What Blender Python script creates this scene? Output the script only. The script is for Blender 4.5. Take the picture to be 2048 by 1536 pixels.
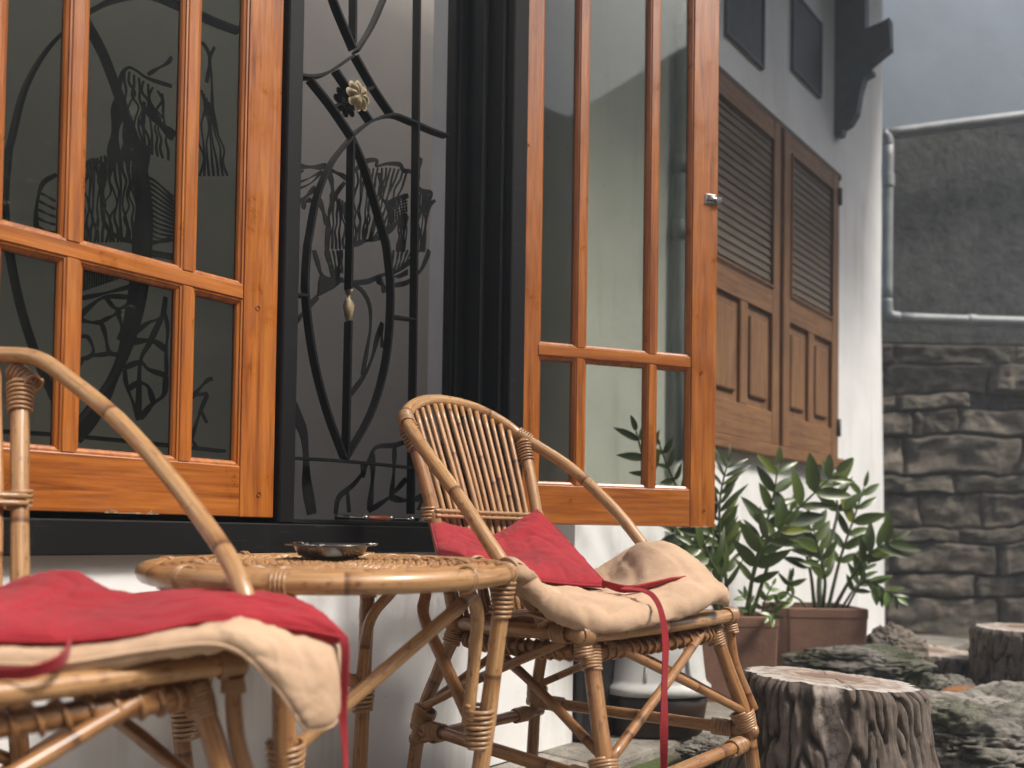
import bpy, bmesh, math, random
from mathutils import Vector, Matrix, noise
random.seed(7)
SC = bpy.context.scene
COL = SC.collection
for o in list(bpy.data.objects): bpy.data.objects.remove(o)

# ------------------------------------------------------------------ camera
HC = 0.60                                   # eye height above the terrace
F_PX, PITCH, ROLL, CY = 1700.0, 0.02359, 0.01491, 1027.8
cp, sp, cr, sr = math.cos(PITCH), math.sin(PITCH), math.cos(ROLL), math.sin(ROLL)
fwd, up0, rt0 = Vector((0, cp, sp)), Vector((0, -sp, cp)), Vector((1, 0, 0))
c_r, c_u = cr*rt0 + sr*up0, -sr*rt0 + cr*up0
cam_d = bpy.data.cameras.new('camera')
cam = bpy.data.objects.new('camera', cam_d); COL.objects.link(cam)
M = Matrix.Identity(4)
for i in range(3):
    M[i][0], M[i][1], M[i][2] = c_r[i], c_u[i], -fwd[i]
M[2][3] = HC
cam.matrix_world = M
cam_d.sensor_fit = 'HORIZONTAL'; cam_d.sensor_width = 36.0
cam_d.lens = F_PX/2048*36; cam_d.shift_y = (CY-768)/2048
cam_d.clip_start = 0.02; cam_d.clip_end = 400
cam_d.dof.use_dof = True; cam_d.dof.focus_distance = 1.75; cam_d.dof.aperture_fstop = 2.8
SC.camera = cam

# ------------------------------------------------------------------ sky, sun, exposure
SUN_AZ, SUN_EL = math.radians(114), math.radians(52)      # azimuth measured from +Y towards +X
w = bpy.data.worlds.new('World'); SC.world = w; w.use_nodes = True
nt = w.node_tree; bg = nt.nodes['Background']
sky = nt.nodes.new('ShaderNodeTexSky'); sky.sky_type = 'NISHITA'; sky.sun_disc = False
sky.sun_elevation = SUN_EL; sky.sun_rotation = SUN_AZ
sky.air_density = 1.0; sky.dust_density = 4.0; sky.ozone_density = 1.0
nt.links.new(sky.outputs[0], bg.inputs[0]); bg.inputs[1].default_value = 0.10
sd = bpy.data.lights.new('sun', 'SUN'); sd.energy = 1.5; sd.angle = math.radians(10); sd.color = (1.0, 0.95, 0.87)
so = bpy.data.objects.new('sun', sd); COL.objects.link(so)
sdir = Vector((math.sin(SUN_AZ)*math.cos(SUN_EL), math.cos(SUN_AZ)*math.cos(SUN_EL), math.sin(SUN_EL)))
so.rotation_euler = sdir.to_track_quat('Z', 'Y').to_euler(); so.location = (4, 2, 8)
SC.render.engine = 'CYCLES'
vs = SC.view_settings; vs.view_transform = 'Standard'; vs.look = 'None'; vs.gamma = 1.0; vs.exposure = 1.5
try: vs.use_curve_mapping = False
except Exception: pass
SC.cycles.max_bounces = 8; SC.cycles.transparent_max_bounces = 16

# ------------------------------------------------------------------ pixel helpers
def ray(x, y):
    u, v = (x-1024)/F_PX, (CY-y)/F_PX
    a, b = cr*u - sr*v, sr*u + cr*v
    return Vector((a, cp - sp*b, sp + cp*b))
def at(x, y, Y):                            # the point on a pixel's ray at depth Y
    d = ray(x, y); return Vector((0, 0, HC)) + d*(Y/d.y)
TH = 0.71695                                # wall direction
WD = Vector((math.sin(TH), math.cos(TH), 0)); ND = Vector((math.cos(TH), -math.sin(TH), 0))
A0 = Vector((-0.85627, 1.2541, 0))
HROT = math.pi/2 - TH
HM = Matrix.Translation(A0) @ Matrix.Rotation(HROT, 4, 'Z')    # house frame: x along the wall, y into it, z up
def onwall(x, y, ly=0.0):                   # pixel to (s, z) on the plane y = ly of the house frame
    d = ray(x, y); C = Vector((0, 0, HC))
    k = ((A0 - ly*ND) - C).dot(ND)/d.dot(ND); P = C + d*k
    return (P-A0).dot(WD), P.z

# ------------------------------------------------------------------ materials
def newmat(name):
    m = bpy.data.materials.new(name); m.use_nodes = True
    n = m.node_tree.nodes; b = n['Principled BSDF']
    return m, m.node_tree, b
def N(nt, t, **kw):
    n = nt.nodes.new(t)
    for k, v in kw.items():
        if k.startswith('i_'): n.inputs[k[2:].replace('_', ' ')].default_value = v
        else: setattr(n, k, v)
    return n
def ramp(nt, fac, stops, interp='LINEAR'):
    r = nt.nodes.new('ShaderNodeValToRGB'); r.color_ramp.interpolation = interp
    e = r.color_ramp.elements
    while len(e) < len(stops): e.new(0.5)
    for x, (p, c) in zip(e, stops):
        x.position = p; x.color = (c[0], c[1], c[2], 1) if not isinstance(c, (int, float)) else (c, c, c, 1)
    nt.links.new(fac, r.inputs[0]); return r
def coords(nt, scale=(1, 1, 1), kind='Object', rand=True):
    tc = nt.nodes.new('ShaderNodeTexCoord'); mp = nt.nodes.new('ShaderNodeMapping')
    mp.inputs['Scale'].default_value = scale
    nt.links.new(tc.outputs[kind], mp.inputs['Vector'])
    if rand:
        oi = nt.nodes.new('ShaderNodeObjectInfo'); mu = N(nt, 'ShaderNodeMath', operation='MULTIPLY'); mu.inputs[1].default_value = 37.0
        cb = nt.nodes.new('ShaderNodeCombineXYZ')
        nt.links.new(oi.outputs['Random'], mu.inputs[0])
        for i in range(3): nt.links.new(mu.outputs[0], cb.inputs[i])
        nt.links.new(cb.outputs[0], mp.inputs['Location'])
    return mp.outputs[0]
def noise_n(nt, vec, scale, detail=4, rough=0.55, dist=0.0):
    n = N(nt, 'ShaderNodeTexNoise'); n.inputs['Scale'].default_value = scale; n.inputs['Detail'].default_value = detail
    n.inputs['Roughness'].default_value = rough; n.inputs['Distortion'].default_value = dist
    nt.links.new(vec, n.inputs['Vector']); return n.outputs['Fac']
def bump(nt, b, h, strength=0.3, dist=0.005):
    n = nt.nodes.new('ShaderNodeBump'); n.inputs['Strength'].default_value = strength; n.inputs['Distance'].default_value = dist
    nt.links.new(h, n.inputs['Height']); nt.links.new(n.outputs[0], b.inputs['Normal']); return n
def mixc(nt, fac, a, b, mode='MIX'):
    n = N(nt, 'ShaderNodeMix', data_type='RGBA', blend_type=mode)
    for sock, v in ((n.inputs[0], fac), (n.inputs[6], a), (n.inputs[7], b)):
        if isinstance(v, (int, float)): sock.default_value = v
        elif isinstance(v, tuple): sock.default_value = (*v, 1)
        else: nt.links.new(v, sock)
    return n.outputs[2]

def wood(name, c0, c1, c2, axis, rough=0.32, coat=0.5):
    m, nt, b = newmat(name)
    s = [28, 28, 28]; s[axis] = 1.6
    v = coords(nt, tuple(s))
    g = noise_n(nt, v, 2.2, 6, 0.6, 0.6)
    s2 = [150, 150, 150]; s2[axis] = 5
    f = noise_n(nt, coords(nt, tuple(s2)), 1.5, 4, 0.7)
    big = noise_n(nt, coords(nt, (3, 3, 3)), 1.3, 2)
    r = ramp(nt, g, [(0.28, c0), (0.5, c1), (0.74, c2)])
    c = mixc(nt, 0.55, r.outputs[0], ramp(nt, f, [(0.3, (0.40, 0.38, 0.36)), (0.62, (1, 1, 1))]).outputs[0], 'MULTIPLY')
    c = mixc(nt, 0.45, c, ramp(nt, big, [(0.3, (0.74, 0.70, 0.66)), (0.7, (1.0, 1.0, 1.0))]).outputs[0], 'MULTIPLY')
    wr_ = noise_n(nt, coords(nt, (1, 1, 1)), 11, 6, 0.7); c = mixc(nt, 0.5, c, ramp(nt, wr_, [(0.30, (0.55, 0.50, 0.46)), (0.42, (1, 1, 1)), (0.70, (1, 1, 1)), (0.80, (1.18, 1.2, 1.25))]).outputs[0], 'MULTIPLY')
    nt.links.new(c, b.inputs['Base Color']); nt.links.new(ramp(nt, wr_, [(0.3, rough-0.08), (0.7, rough+0.2)]).outputs[0], b.inputs['Roughness'])
    b.inputs['Coat Weight'].default_value = coat; b.inputs['Coat Roughness'].default_value = 0.2
    bump(nt, b, f, 0.12, 0.002)
    return m
T0, T1, T2 = (0.21, 0.052, 0.007), (0.43, 0.128, 0.016), (0.57, 0.205, 0.032)
M_TEAKV = wood('varnished_teak_upright', T0, T1, T2, 2)
M_TEAKH = wood('varnished_teak_level', T0, T1, T2, 0)
S0, S1, S2 = (0.125, 0.052, 0.017), (0.235, 0.108, 0.036), (0.31, 0.160, 0.062)
M_SHUTV = wood('weathered_shutter_upright', S0, S1, S2, 2, 0.6, 0.0)
M_SHUTH = wood('weathered_shutter_level', S0, S1, S2, 0, 0.6, 0.0)

M_LOUV = wood('dusty_louvre', (0.10, 0.075, 0.052), (0.15, 0.115, 0.082), (0.19, 0.15, 0.11), 0, 0.75, 0.0)
def mat_rattan(name, lo, mid, hi, nodes=True, rough=0.36):
    m, nt, b = newmat(name)
    uv = nt.nodes.new('ShaderNodeUVMap'); sep = nt.nodes.new('ShaderNodeSeparateXYZ'); nt.links.new(uv.outputs[0], sep.inputs[0])
    v = coords(nt, (9, 3.0, 1), 'UV'); g = noise_n(nt, v, 3.0, 5, 0.65, 0.4)
    st = noise_n(nt, coords(nt, (60, 2.2, 1), 'UV'), 2.0, 3, 0.6)
    bl = noise_n(nt, coords(nt, (6, 30, 1), 'UV'), 1.6, 4, 0.7)
    r = ramp(nt, g, [(0.26, lo), (0.5, mid), (0.75, hi)])
    c = mixc(nt, 0.65, r.outputs[0], ramp(nt, st, [(0.32, (0.40, 0.33, 0.27)), (0.60, (1, 1, 1))]).outputs[0], 'MULTIPLY')
    c = mixc(nt, 0.7, c, ramp(nt, bl, [(0.33, (0.30, 0.18, 0.10)), (0.44, (1, 1, 1))]).outputs[0], 'MULTIPLY')
    if nodes:
        oi = nt.nodes.new('ShaderNodeObjectInfo')
        mu = N(nt, 'ShaderNodeMath', operation='MULTIPLY_ADD'); mu.inputs[1].default_value = 3.3
        nt.links.new(sep.outputs[1], mu.inputs[0]); nt.links.new(oi.outputs['Random'], mu.inputs[2])
        fr = N(nt, 'ShaderNodeMath', operation='FRACT'); nt.links.new(mu.outputs[0], fr.inputs[0])
        ring = ramp(nt, fr.outputs[0], [(0.0, (0.55, 0.42, 0.32)), (0.014, (0.14, 0.075, 0.04)), (0.030, (0.62, 0.50, 0.40)), (0.10, (1, 1, 1))])
        c = mixc(nt, 0.85, c, ring.outputs[0], 'MULTIPLY')
    nt.links.new(c, b.inputs['Base Color']); b.inputs['Roughness'].default_value = rough
    b.inputs['Coat Weight'].default_value = 0.5; b.inputs['Coat Roughness'].default_value = 0.18
    bump(nt, b, st, 0.15, 0.001)
    return m
M_RAT = mat_rattan('rattan_pole', (0.27, 0.118, 0.038), (0.47, 0.262, 0.110), (0.62, 0.40, 0.20), rough=0.42)
M_RATL = mat_rattan('rattan_slat', (0.27, 0.118, 0.040), (0.46, 0.245, 0.100), (0.60, 0.37, 0.18), rough=0.46)
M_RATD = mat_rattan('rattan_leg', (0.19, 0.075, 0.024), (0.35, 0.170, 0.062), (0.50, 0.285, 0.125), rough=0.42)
M_WRAP = mat_rattan('rattan_binding', (0.24, 0.12, 0.050), (0.42, 0.235, 0.110), (0.56, 0.36, 0.19), False, 0.45)

def fabric(name, col, dark, scale=900, sheen=0.08):
    m, nt, b = newmat(name)
    v = coords(nt); g = noise_n(nt, v, 7, 5, 0.6)
    c = mixc(nt, g, dark, col); 
    c2 = mixc(nt, 1.0, c, ramp(nt, g, [(0.3, (0.8, 0.78, 0.76)), (0.65, (1.06, 1.06, 1.06))]).outputs[0], 'MULTIPLY')
    nt.links.new(c2, b.inputs['Base Color']); b.inputs['Roughness'].default_value = 0.92
    b.inputs['Sheen Weight'].default_value = sheen; b.inputs['Sheen Roughness'].default_value = 0.5
    w1 = N(nt, 'ShaderNodeTexWave', bands_direction='X'); w2 = N(nt, 'ShaderNodeTexWave', bands_direction='Y')
    uvv = coords(nt, (1, 1, 1), 'UV', False)
    for w_ in (w1, w2):
        w_.inputs['Scale'].default_value = scale/5; w_.inputs['Distortion'].default_value = 1.0; nt.links.new(uvv, w_.inputs['Vector'])
    ad = N(nt, 'ShaderNodeMath', operation='ADD'); nt.links.new(w1.outputs['Fac'], ad.inputs[0]); nt.links.new(w2.outputs['Fac'], ad.inputs[1])
    n2 = noise_n(nt, v, 60, 4, 0.6); a2 = N(nt, 'ShaderNodeMath', operation='MULTIPLY_ADD'); a2.inputs[1].default_value = 3.0
    nt.links.new(n2, a2.inputs[0]); nt.links.new(ad.outputs[0], a2.inputs[2])
    fold = N(nt, 'ShaderNodeTexNoise'); fold.inputs['Scale'].default_value = 16; fold.inputs['Detail'].default_value = 3; fold.inputs['Distortion'].default_value = 1.6
    nt.links.new(v, fold.inputs['Vector'])
    fr_ = ramp(nt, fold.outputs['Fac'], [(0.38, 0.85), (0.47, 0.55), (0.50, 0.0), (0.53, 0.55), (0.64, 0.9)])
    b1 = nt.nodes.new('ShaderNodeBump'); b1.inputs['Strength'].default_value = 0.13; b1.inputs['Distance'].default_value = 0.006; nt.links.new(fr_.outputs[0], b1.inputs['Height'])
    b2 = bump(nt, b, a2.outputs[0], 0.18, 0.001); nt.links.new(b1.outputs[0], b2.inputs['Normal'])
    return m
M_RED = fabric('crimson_cotton', (0.35, 0.016, 0.026), (0.26, 0.010, 0.017))
M_BEIGE = fabric('sand_cotton', (0.56, 0.395, 0.265), (0.46, 0.305, 0.195), sheen=0.06)

def plain(name, col, rough=0.5, metal=0.0, nscale=0, namp=0.25, bumps=0.0, coat=0.0, bscale=40, col2=None, bdist=0.004):
    m, nt, b = newmat(name)
    b.inputs['Roughness'].default_value = rough; b.inputs['Metallic'].default_value = metal; b.inputs['Coat Weight'].default_value = coat
    if nscale:
        v = coords(nt); g = noise_n(nt, v, nscale, 6, 0.62)
        lo = col2 or tuple(x*(1-namp) for x in col)
        r = ramp(nt, g, [(0.32, lo), (0.66, col)])
        nt.links.new(r.outputs[0], b.inputs['Base Color'])
        if bumps: bump(nt, b, noise_n(nt, v, bscale, 6, 0.6), bumps, bdist)
    else: b.inputs['Base Color'].default_value = (*col, 1)
    return m
M_BLACK = plain('black_frame_paint', (0.0085, 0.0085, 0.009), 0.5, nscale=5, namp=0.35, bumps=0.25, bscale=60, bdist=0.002)
M_IRON = plain('black_wrought_iron', (0.006, 0.006, 0.0065), 0.45, nscale=30, namp=0.3, bumps=0.4, bscale=180, bdist=0.001)
def scratch(m):
    nt = m.node_tree; b = nt.nodes['Principled BSDF']; old = b.inputs['Base Color'].links[0].from_socket
    d = noise_n(nt, coords(nt, (4, 4, 1.2)), 9, 8, 0.8, 0.8); k = ramp(nt, d, [(0.60, 0.0), (0.72, 0.55)])
    sc_ = noise_n(nt, coords(nt, (3, 30, 55)), 4, 3, 0.6); k2 = ramp(nt, sc_, [(0.66, 0.0), (0.70, 0.5)])
    c = mixc(nt, k.outputs[0], old, (0.030, 0.029, 0.027)); c = mixc(nt, k2.outputs[0], c, (0.045, 0.044, 0.042)); nt.links.new(c, b.inputs['Base Color'])
scratch(M_BLACK)
for m_ in (M_BLACK, M_IRON): m_.node_tree.nodes['Principled BSDF'].inputs['Specular IOR Level'].default_value = 0.2
M_GOLD = plain('gold_paint', (0.36, 0.29, 0.17), 0.6, 0.1, nscale=60, namp=0.45, bumps=0.4, bscale=120, bdist=0.002)
M_STEEL = plain('stainless_steel', (0.36, 0.355, 0.345), 0.22, 1.0, nscale=40, namp=0.25)
M_CHROME = plain('worn_chrome', (0.60, 0.59, 0.57), 0.25, 1.0, nscale=80, namp=0.4)
M_ROOM = plain('room_plaster', (0.62, 0.58, 0.52), 0.9, nscale=3, namp=0.06)
M_ROOMF = plain('room_floor', (0.16, 0.13, 0.11), 0.6, nscale=4)
M_CLAY = plain('terracotta', (0.215, 0.112, 0.074), 0.9, nscale=7, col2=(0.125, 0.062, 0.040), bumps=0.35, bscale=70)
M_SOIL = plain('potting_soil', (0.045, 0.032, 0.022), 0.95, nscale=40, bumps=0.8, bscale=90)
M_PLASW = plain('dull_white_plastic', (0.58, 0.58, 0.56), 0.45, nscale=7, col2=(0.40, 0.40, 0.375), bumps=0.1)
M_PLASB = plain('brown_plastic', (0.040, 0.022, 0.015), 0.4, nscale=8, namp=0.3)
M_BLKPL = plain('black_plastic', (0.018, 0.018, 0.018), 0.45, nscale=10, namp=0.35)
M_PVC = plain('grey_pipe', (0.30, 0.32, 0.33), 0.5, nscale=8, namp=0.3)
M_DARKP = plain('dark_bracket_paint', (0.12, 0.135, 0.15), 0.6, nscale=8, namp=0.3)
M_VENT = plain('dark_vent', (0.06, 0.064, 0.07), 0.6, nscale=10, namp=0.3)
M_TRUNK = plain('bark_plain', (0.11, 0.08, 0.055), 0.9, nscale=20, bumps=0.8)
M_STEM = plain('plant_stem', (0.085, 0.115, 0.035), 0.5, nscale=20, namp=0.35)
M_STEMP = plain('pale_plant_stem', (0.22, 0.24, 0.15), 0.6, nscale=20, namp=0.35)
M_ORANGE = plain('orange_tape', (0.24, 0.055, 0.02), 0.5, nscale=40)

def mat_plaster():
    m, nt, b = newmat('white_plaster')
    v = coords(nt, rand=False)
    g = noise_n(nt, v, 2.5, 6, 0.6); st = noise_n(nt, coords(nt, (9, 9, 0.9), rand=False), 1.5, 5, 0.65)
    c = mixc(nt, 1.0, ramp(nt, g, [(0.3, (0.70, 0.70, 0.69)), (0.6, (0.80, 0.80, 0.79))]).outputs[0],
             ramp(nt, st, [(0.28, (0.84, 0.825, 0.79)), (0.47, (1, 1, 1))]).outputs[0], 'MULTIPLY')
    sp_ = noise_n(nt, v, 38, 2, 0.4)
    c = mixc(nt, 1.0, c, ramp(nt, sp_, [(0.20, (0.62, 0.6, 0.56)), (0.225, (1, 1, 1))]).outputs[0], 'MULTIPLY')
    nt.links.new(c, b.inputs['Base Color']); b.inputs['Roughness'].default_value = 0.75
    bump(nt, b, noise_n(nt, v, 9, 8, 0.55), 0.25, 0.01)
    return m
M_WHITE = mat_plaster()

def mat_glass():
    m = bpy.data.materials.new('window_glass'); m.use_nodes = True; nt = m.node_tree
    for n in list(nt.nodes): nt.nodes.remove(n)
    out = nt.nodes.new('ShaderNodeOutputMaterial'); mix = nt.nodes.new('ShaderNodeMixShader')
    tr = nt.nodes.new('ShaderNodeBsdfTransparent'); tr.inputs[0].default_value = (0.62, 0.645, 0.595, 1)
    gl = nt.nodes.new('ShaderNodeBsdfGlossy'); gl.inputs['Roughness'].default_value = 0.015
    fr = nt.nodes.new('ShaderNodeFresnel'); fr.inputs[0].default_value = 1.45
    df = nt.nodes.new('ShaderNodeBsdfDiffuse'); df.inputs[0].default_value = (0.5, 0.5, 0.47, 1)
    m2 = nt.nodes.new('ShaderNodeMixShader')
    v = coords(nt, (1, 1, 1)); d = ramp(nt, noise_n(nt, v, 6, 6, 0.7), [(0.35, 0.003), (0.75, 0.022)])
    nt.links.new(fr.outputs[0], mix.inputs[0]); nt.links.new(tr.outputs[0], mix.inputs[1]); nt.links.new(gl.outputs[0], mix.inputs[2])
    nt.links.new(d.outputs[0], m2.inputs[0]); nt.links.new(mix.outputs[0], m2.inputs[1]); nt.links.new(df.outputs[0], m2.inputs[2])
    nt.links.new(m2.outputs[0], out.inputs[0])
    return m
M_GLASS = mat_glass()

def mat_leaf(name, a, b_, gloss=0.35):
    m, nt, b = newmat(name)
    oi = nt.nodes.new('ShaderNodeObjectInfo'); g = noise_n(nt, coords(nt, (1, 1, 1)), 14, 3)
    f = N(nt, 'ShaderNodeMath', operation='MULTIPLY_ADD'); f.inputs[1].default_value = 0.6; nt.links.new(oi.outputs['Random'], f.inputs[0])
    g2 = N(nt, 'ShaderNodeMath', operation='MULTIPLY'); g2.inputs[1].default_value = 0.5; nt.links.new(g, g2.inputs[0]); nt.links.new(g2.outputs[0], f.inputs[2])
    c = mixc(nt, f.outputs[0], a, b_)
    yl = ramp(nt, oi.outputs['Random'], [(0.90, (1, 1, 1)), (0.97, (1.9, 1.5, 0.9))]); c = mixc(nt, 1.0, c, yl.outputs[0], 'MULTIPLY'); nt.links.new(c, b.inputs['Base Color'])
    b.inputs['Roughness'].default_value = gloss
    b.inputs['Transmission Weight'].default_value = 0.0
    return m
M_LEAF = mat_leaf('glossy_leaf', (0.030, 0.052, 0.010), (0.092, 0.132, 0.025))
M_LEAFD = mat_leaf('dark_leaf', (0.024, 0.040, 0.010), (0.060, 0.088, 0.020))
M_LEAFL = mat_leaf('light_leaf', (0.085, 0.15, 0.035), (0.15, 0.23, 0.06))
M_TREEL = mat_leaf('tree_leaf', (0.04, 0.075, 0.02), (0.11, 0.16, 0.05), 0.5)

def mat_bark():
    m, nt, b = newmat('furrowed_bark')
    geo = nt.nodes.new('ShaderNodeAttribute'); geo.attribute_name = 'ridge'; geo.attribute_type = 'GEOMETRY'
    v = coords(nt, (1, 1, 1)); g = noise_n(nt, v, 35, 6, 0.7); g2 = noise_n(nt, v, 6, 3)
    c = ramp(nt, geo.outputs['Fac'], [(0.0, (0.050, 0.040, 0.032)), (0.45, (0.125, 0.098, 0.077)), (1.0, (0.20, 0.165, 0.138))])
    c2 = mixc(nt, 0.8, c.outputs[0], ramp(nt, g, [(0.3, (0.45, 0.43, 0.42)), (0.7, (1.25, 1.22, 1.2))]).outputs[0], 'MULTIPLY')
    c3 = mixc(nt, 0.5, c2, ramp(nt, g2, [(0.35, (0.7, 0.62, 0.55)), (0.65, (1.1, 1.12, 1.15))]).outputs[0], 'MULTIPLY')
    wc = nt.nodes.new('ShaderNodeAttribute'); wc.attribute_name = 'scar'; wc.attribute_type = 'GEOMETRY'
    sc = ramp(nt, g, [(0.3, (0.22, 0.16, 0.12)), (0.6, (0.46, 0.40, 0.35))])
    mk = N(nt, 'ShaderNodeMath', operation='MULTIPLY'); nt.links.new(wc.outputs['Fac'], mk.inputs[0])
    mr = ramp(nt, g, [(0.36, 0.25), (0.5, 1.0)]); nt.links.new(mr.outputs[0], mk.inputs[1])
    c4 = mixc(nt, mk.outputs[0], c3, sc.outputs[0])
    nt.links.new(c4, b.inputs['Base Color']); b.inputs['Roughness'].default_value = 0.9
    bump(nt, b, noise_n(nt, coords(nt, (1, 1, 0.22)), 110, 8, 0.75), 0.9, 0.006)
    return m
M_BARK = mat_bark()
def mat_cut():
    m, nt, b = newmat('sawn_face')
    tc = nt.nodes.new('ShaderNodeTexCoord')
    v = coords(nt, (1, 1, 0.0)); ln = N(nt, 'ShaderNodeVectorMath', operation='LENGTH')
    tx = nt.nodes.new('ShaderNodeAttribute'); tx.attribute_name = 'rad'; tx.attribute_type = 'GEOMETRY'
    g = noise_n(nt, v, 9, 6, 0.7); f = N(nt, 'ShaderNodeMath', operation='MULTIPLY_ADD'); f.inputs[1].default_value = 0.28
    nt.links.new(g, f.inputs[0]); nt.links.new(tx.outputs['Fac'], f.inputs[2])
    r = ramp(nt, f.outputs[0], [(0.30, (0.20, 0.135, 0.10)), (0.52, (0.24, 0.165, 0.12)), (0.58, (0.42, 0.34, 0.28)), (0.66, (0.27, 0.20, 0.15)), (0.80, (0.42, 0.37, 0.325)), (0.93, (0.29, 0.23, 0.185)), (1.0, (0.46, 0.42, 0.38))])
    fine = noise_n(nt, v, 45, 6, 0.75)
    c = mixc(nt, 1.0, r.outputs[0], ramp(nt, fine, [(0.32, (0.35, 0.30, 0.27)), (0.48, (1, 1, 1))]).outputs[0], 'MULTIPLY')
    nt.links.new(c, b.inputs['Base Color']); b.inputs['Roughness'].default_value = 0.85
    bump(nt, b, fine, 0.6, 0.005)
    return m
M_CUT = mat_cut()
def mat_rock(name, lo, hi, moss=(0.06, 0.085, 0.02), mossamt=0.5, bs=30):
    m, nt, b = newmat(name)
    v = coords(nt, (1, 1, 1)); g = noise_n(nt, v, 7, 8, 0.68, 0.5); mo = noise_n(nt, v, 4, 5, 0.65)
    r = ramp(nt, g, [(0.36, lo), (0.62, hi)])
    oi = nt.nodes.new('ShaderNodeObjectInfo'); rv_ = ramp(nt, oi.outputs['Random'], [(0.0, (0.55, 0.53, 0.50)), (0.5, (1.0, 0.96, 0.9)), (1.0, (1.25, 1.2, 1.14))])
    r = N(nt, 'ShaderNodeMix', data_type='RGBA', blend_type='MULTIPLY')
    r.inputs[0].default_value = 1.0; nt.links.new(ramp(nt, g, [(0.36, lo), (0.62, hi)]).outputs[0], r.inputs[6]); nt.links.new(rv_.outputs[0], r.inputs[7])
    ge = nt.nodes.new('ShaderNodeNewGeometry'); se = nt.nodes.new('ShaderNodeSeparateXYZ'); nt.links.new(ge.outputs['Normal'], se.inputs[0])
    mm = ramp(nt, mo, [(0.50, 0.0), (0.62, mossamt)]); c = mixc(nt, mm.outputs[0], r.outputs[2], moss)
    fine = noise_n(nt, v, bs*3, 6, 0.7)
    c = mixc(nt, 0.42, c, ramp(nt, fine, [(0.3, (0.5, 0.5, 0.5)), (0.65, (1.15, 1.15, 1.15))]).outputs[0], 'MULTIPLY')
    nt.links.new(c, b.inputs['Base Color']); b.inputs['Roughness'].default_value = 0.92
    bump(nt, b, noise_n(nt, v, bs, 9, 0.68, 0.4), 0.9, 0.02)
    return m
M_ROCK = mat_rock('lichen_rock', (0.065, 0.06, 0.052), (0.36, 0.345, 0.315), mossamt=0.40)
M_STONE = mat_rock('dark_wall_stone', (0.085, 0.076, 0.066), (0.21, 0.182, 0.152), moss=(0.09, 0.085, 0.055), mossamt=0.4, bs=8)
M_STONEC = mat_rock('dark_render', (0.045, 0.048, 0.052), (0.12, 0.125, 0.13), moss=(0.06, 0.064, 0.06), mossamt=0.4, bs=9)
M_MORT = mat_rock('dark_mortar', (0.055, 0.049, 0.042), (0.13, 0.113, 0.095), mossamt=0.3)
M_GROUND = mat_rock('mossy_soil', (0.05, 0.042, 0.03), (0.14, 0.12, 0.09), moss=(0.07, 0.105, 0.022), mossamt=0.85, bs=20)
M_PAVE = mat_rock('worn_concrete', (0.20, 0.185, 0.165), (0.38, 0.36, 0.33), mossamt=0.2, bs=30)
M_SCREEN = plain('added_wall_dark', (0.034, 0.042, 0.024), 0.95, nscale=1.2, col2=(0.012, 0.016, 0.009), bumps=0.8, bscale=8, bdist=0.05)  # very dark so the added wall mirrors as gloom in the glass
M_BLUE = plain('blue_grey_render', (0.23, 0.285, 0.345), 0.55, nscale=1.5, namp=0.2, bumps=0.25, bscale=6, bdist=0.01)  # blue-grey plaster, its colour also carrying the tint of the sky flare
M_RUST = plain('orange_earth', (0.30, 0.13, 0.045), 0.95, nscale=30, namp=0.5, bumps=0.9, bscale=60)
M_GRASS = mat_leaf('grass_blade', (0.07, 0.12, 0.02), (0.16, 0.22, 0.05), 0.6)

# ------------------------------------------------------------------ object helpers
def link(o, parent=None):
    COL.objects.link(o)
    if parent: o.parent = parent
    return o
def mesh_obj(name, verts, faces, mat, parent=None, smooth=False, uvs=None):
    me = bpy.data.meshes.new(name); me.from_pydata([tuple(v) for v in verts], [], faces)
    if mat: me.materials.append(mat)
    if smooth: me.polygons.foreach_set('use_smooth', [True]*len(me.polygons))
    if uvs:
        l = me.uv_layers.new(name='UVMap')
        flat = []
        for p in me.polygons:
            for k, vi in enumerate(p.vertices): flat += list(uvs[p.index][k])
        l.data.foreach_set('uv', flat)
    o = bpy.data.objects.new(name, me); return link(o, parent)
def bm_obj(name, bm, mat, parent=None, smooth=False):
    me = bpy.data.meshes.new(name); bm.to_mesh(me); bm.free()
    if mat: me.materials.append(mat)
    if smooth: me.polygons.foreach_set('use_smooth', [True]*len(me.polygons))
    return link(bpy.data.objects.new(name, me), parent)
def tag(o, label, cat, group=None, kind=None):
    if label: o['label'] = label
    if cat: o['category'] = cat
    if group: o['group'] = group
    if kind: o['kind'] = kind
    return o
def empty(name, M_, label, cat, group=None):
    o = bpy.data.objects.new(name, None); COL.objects.link(o); o.matrix_world = M_; o.empty_display_size = 0.1
    return tag(o, label, cat, group)
def add_box(bm, x0, x1, y0, y1, z0, z1, bev=0.0, seg=1):
    vs_ = [bm.verts.new(c) for c in ((x0,y0,z0),(x1,y0,z0),(x1,y1,z0),(x0,y1,z0),(x0,y0,z1),(x1,y0,z1),(x1,y1,z1),(x0,y1,z1))]
    fs = [bm.faces.new([vs_[i] for i in q]) for q in ((0,3,2,1),(4,5,6,7),(0,1,5,4),(1,2,6,5),(2,3,7,6),(3,0,4,7))]
    if bev:
        es = list({e for f in fs for e in f.edges})
        bmesh.ops.bevel(bm, geom=es, offset=bev, segments=seg, affect='EDGES', profile=0.5)
def box(name, x0, x1, y0, y1, z0, z1, mat, parent=None, bev=0.0, seg=1):
    bm = bmesh.new(); add_box(bm, x0, x1, y0, y1, z0, z1, bev, seg); return bm_obj(name, bm, mat, parent)
def boxes(name, lst, mat, parent=None, bev=0.0):
    bm = bmesh.new()
    for b in lst: add_box(bm, *b, bev)
    return bm_obj(name, bm, mat, parent)

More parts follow.
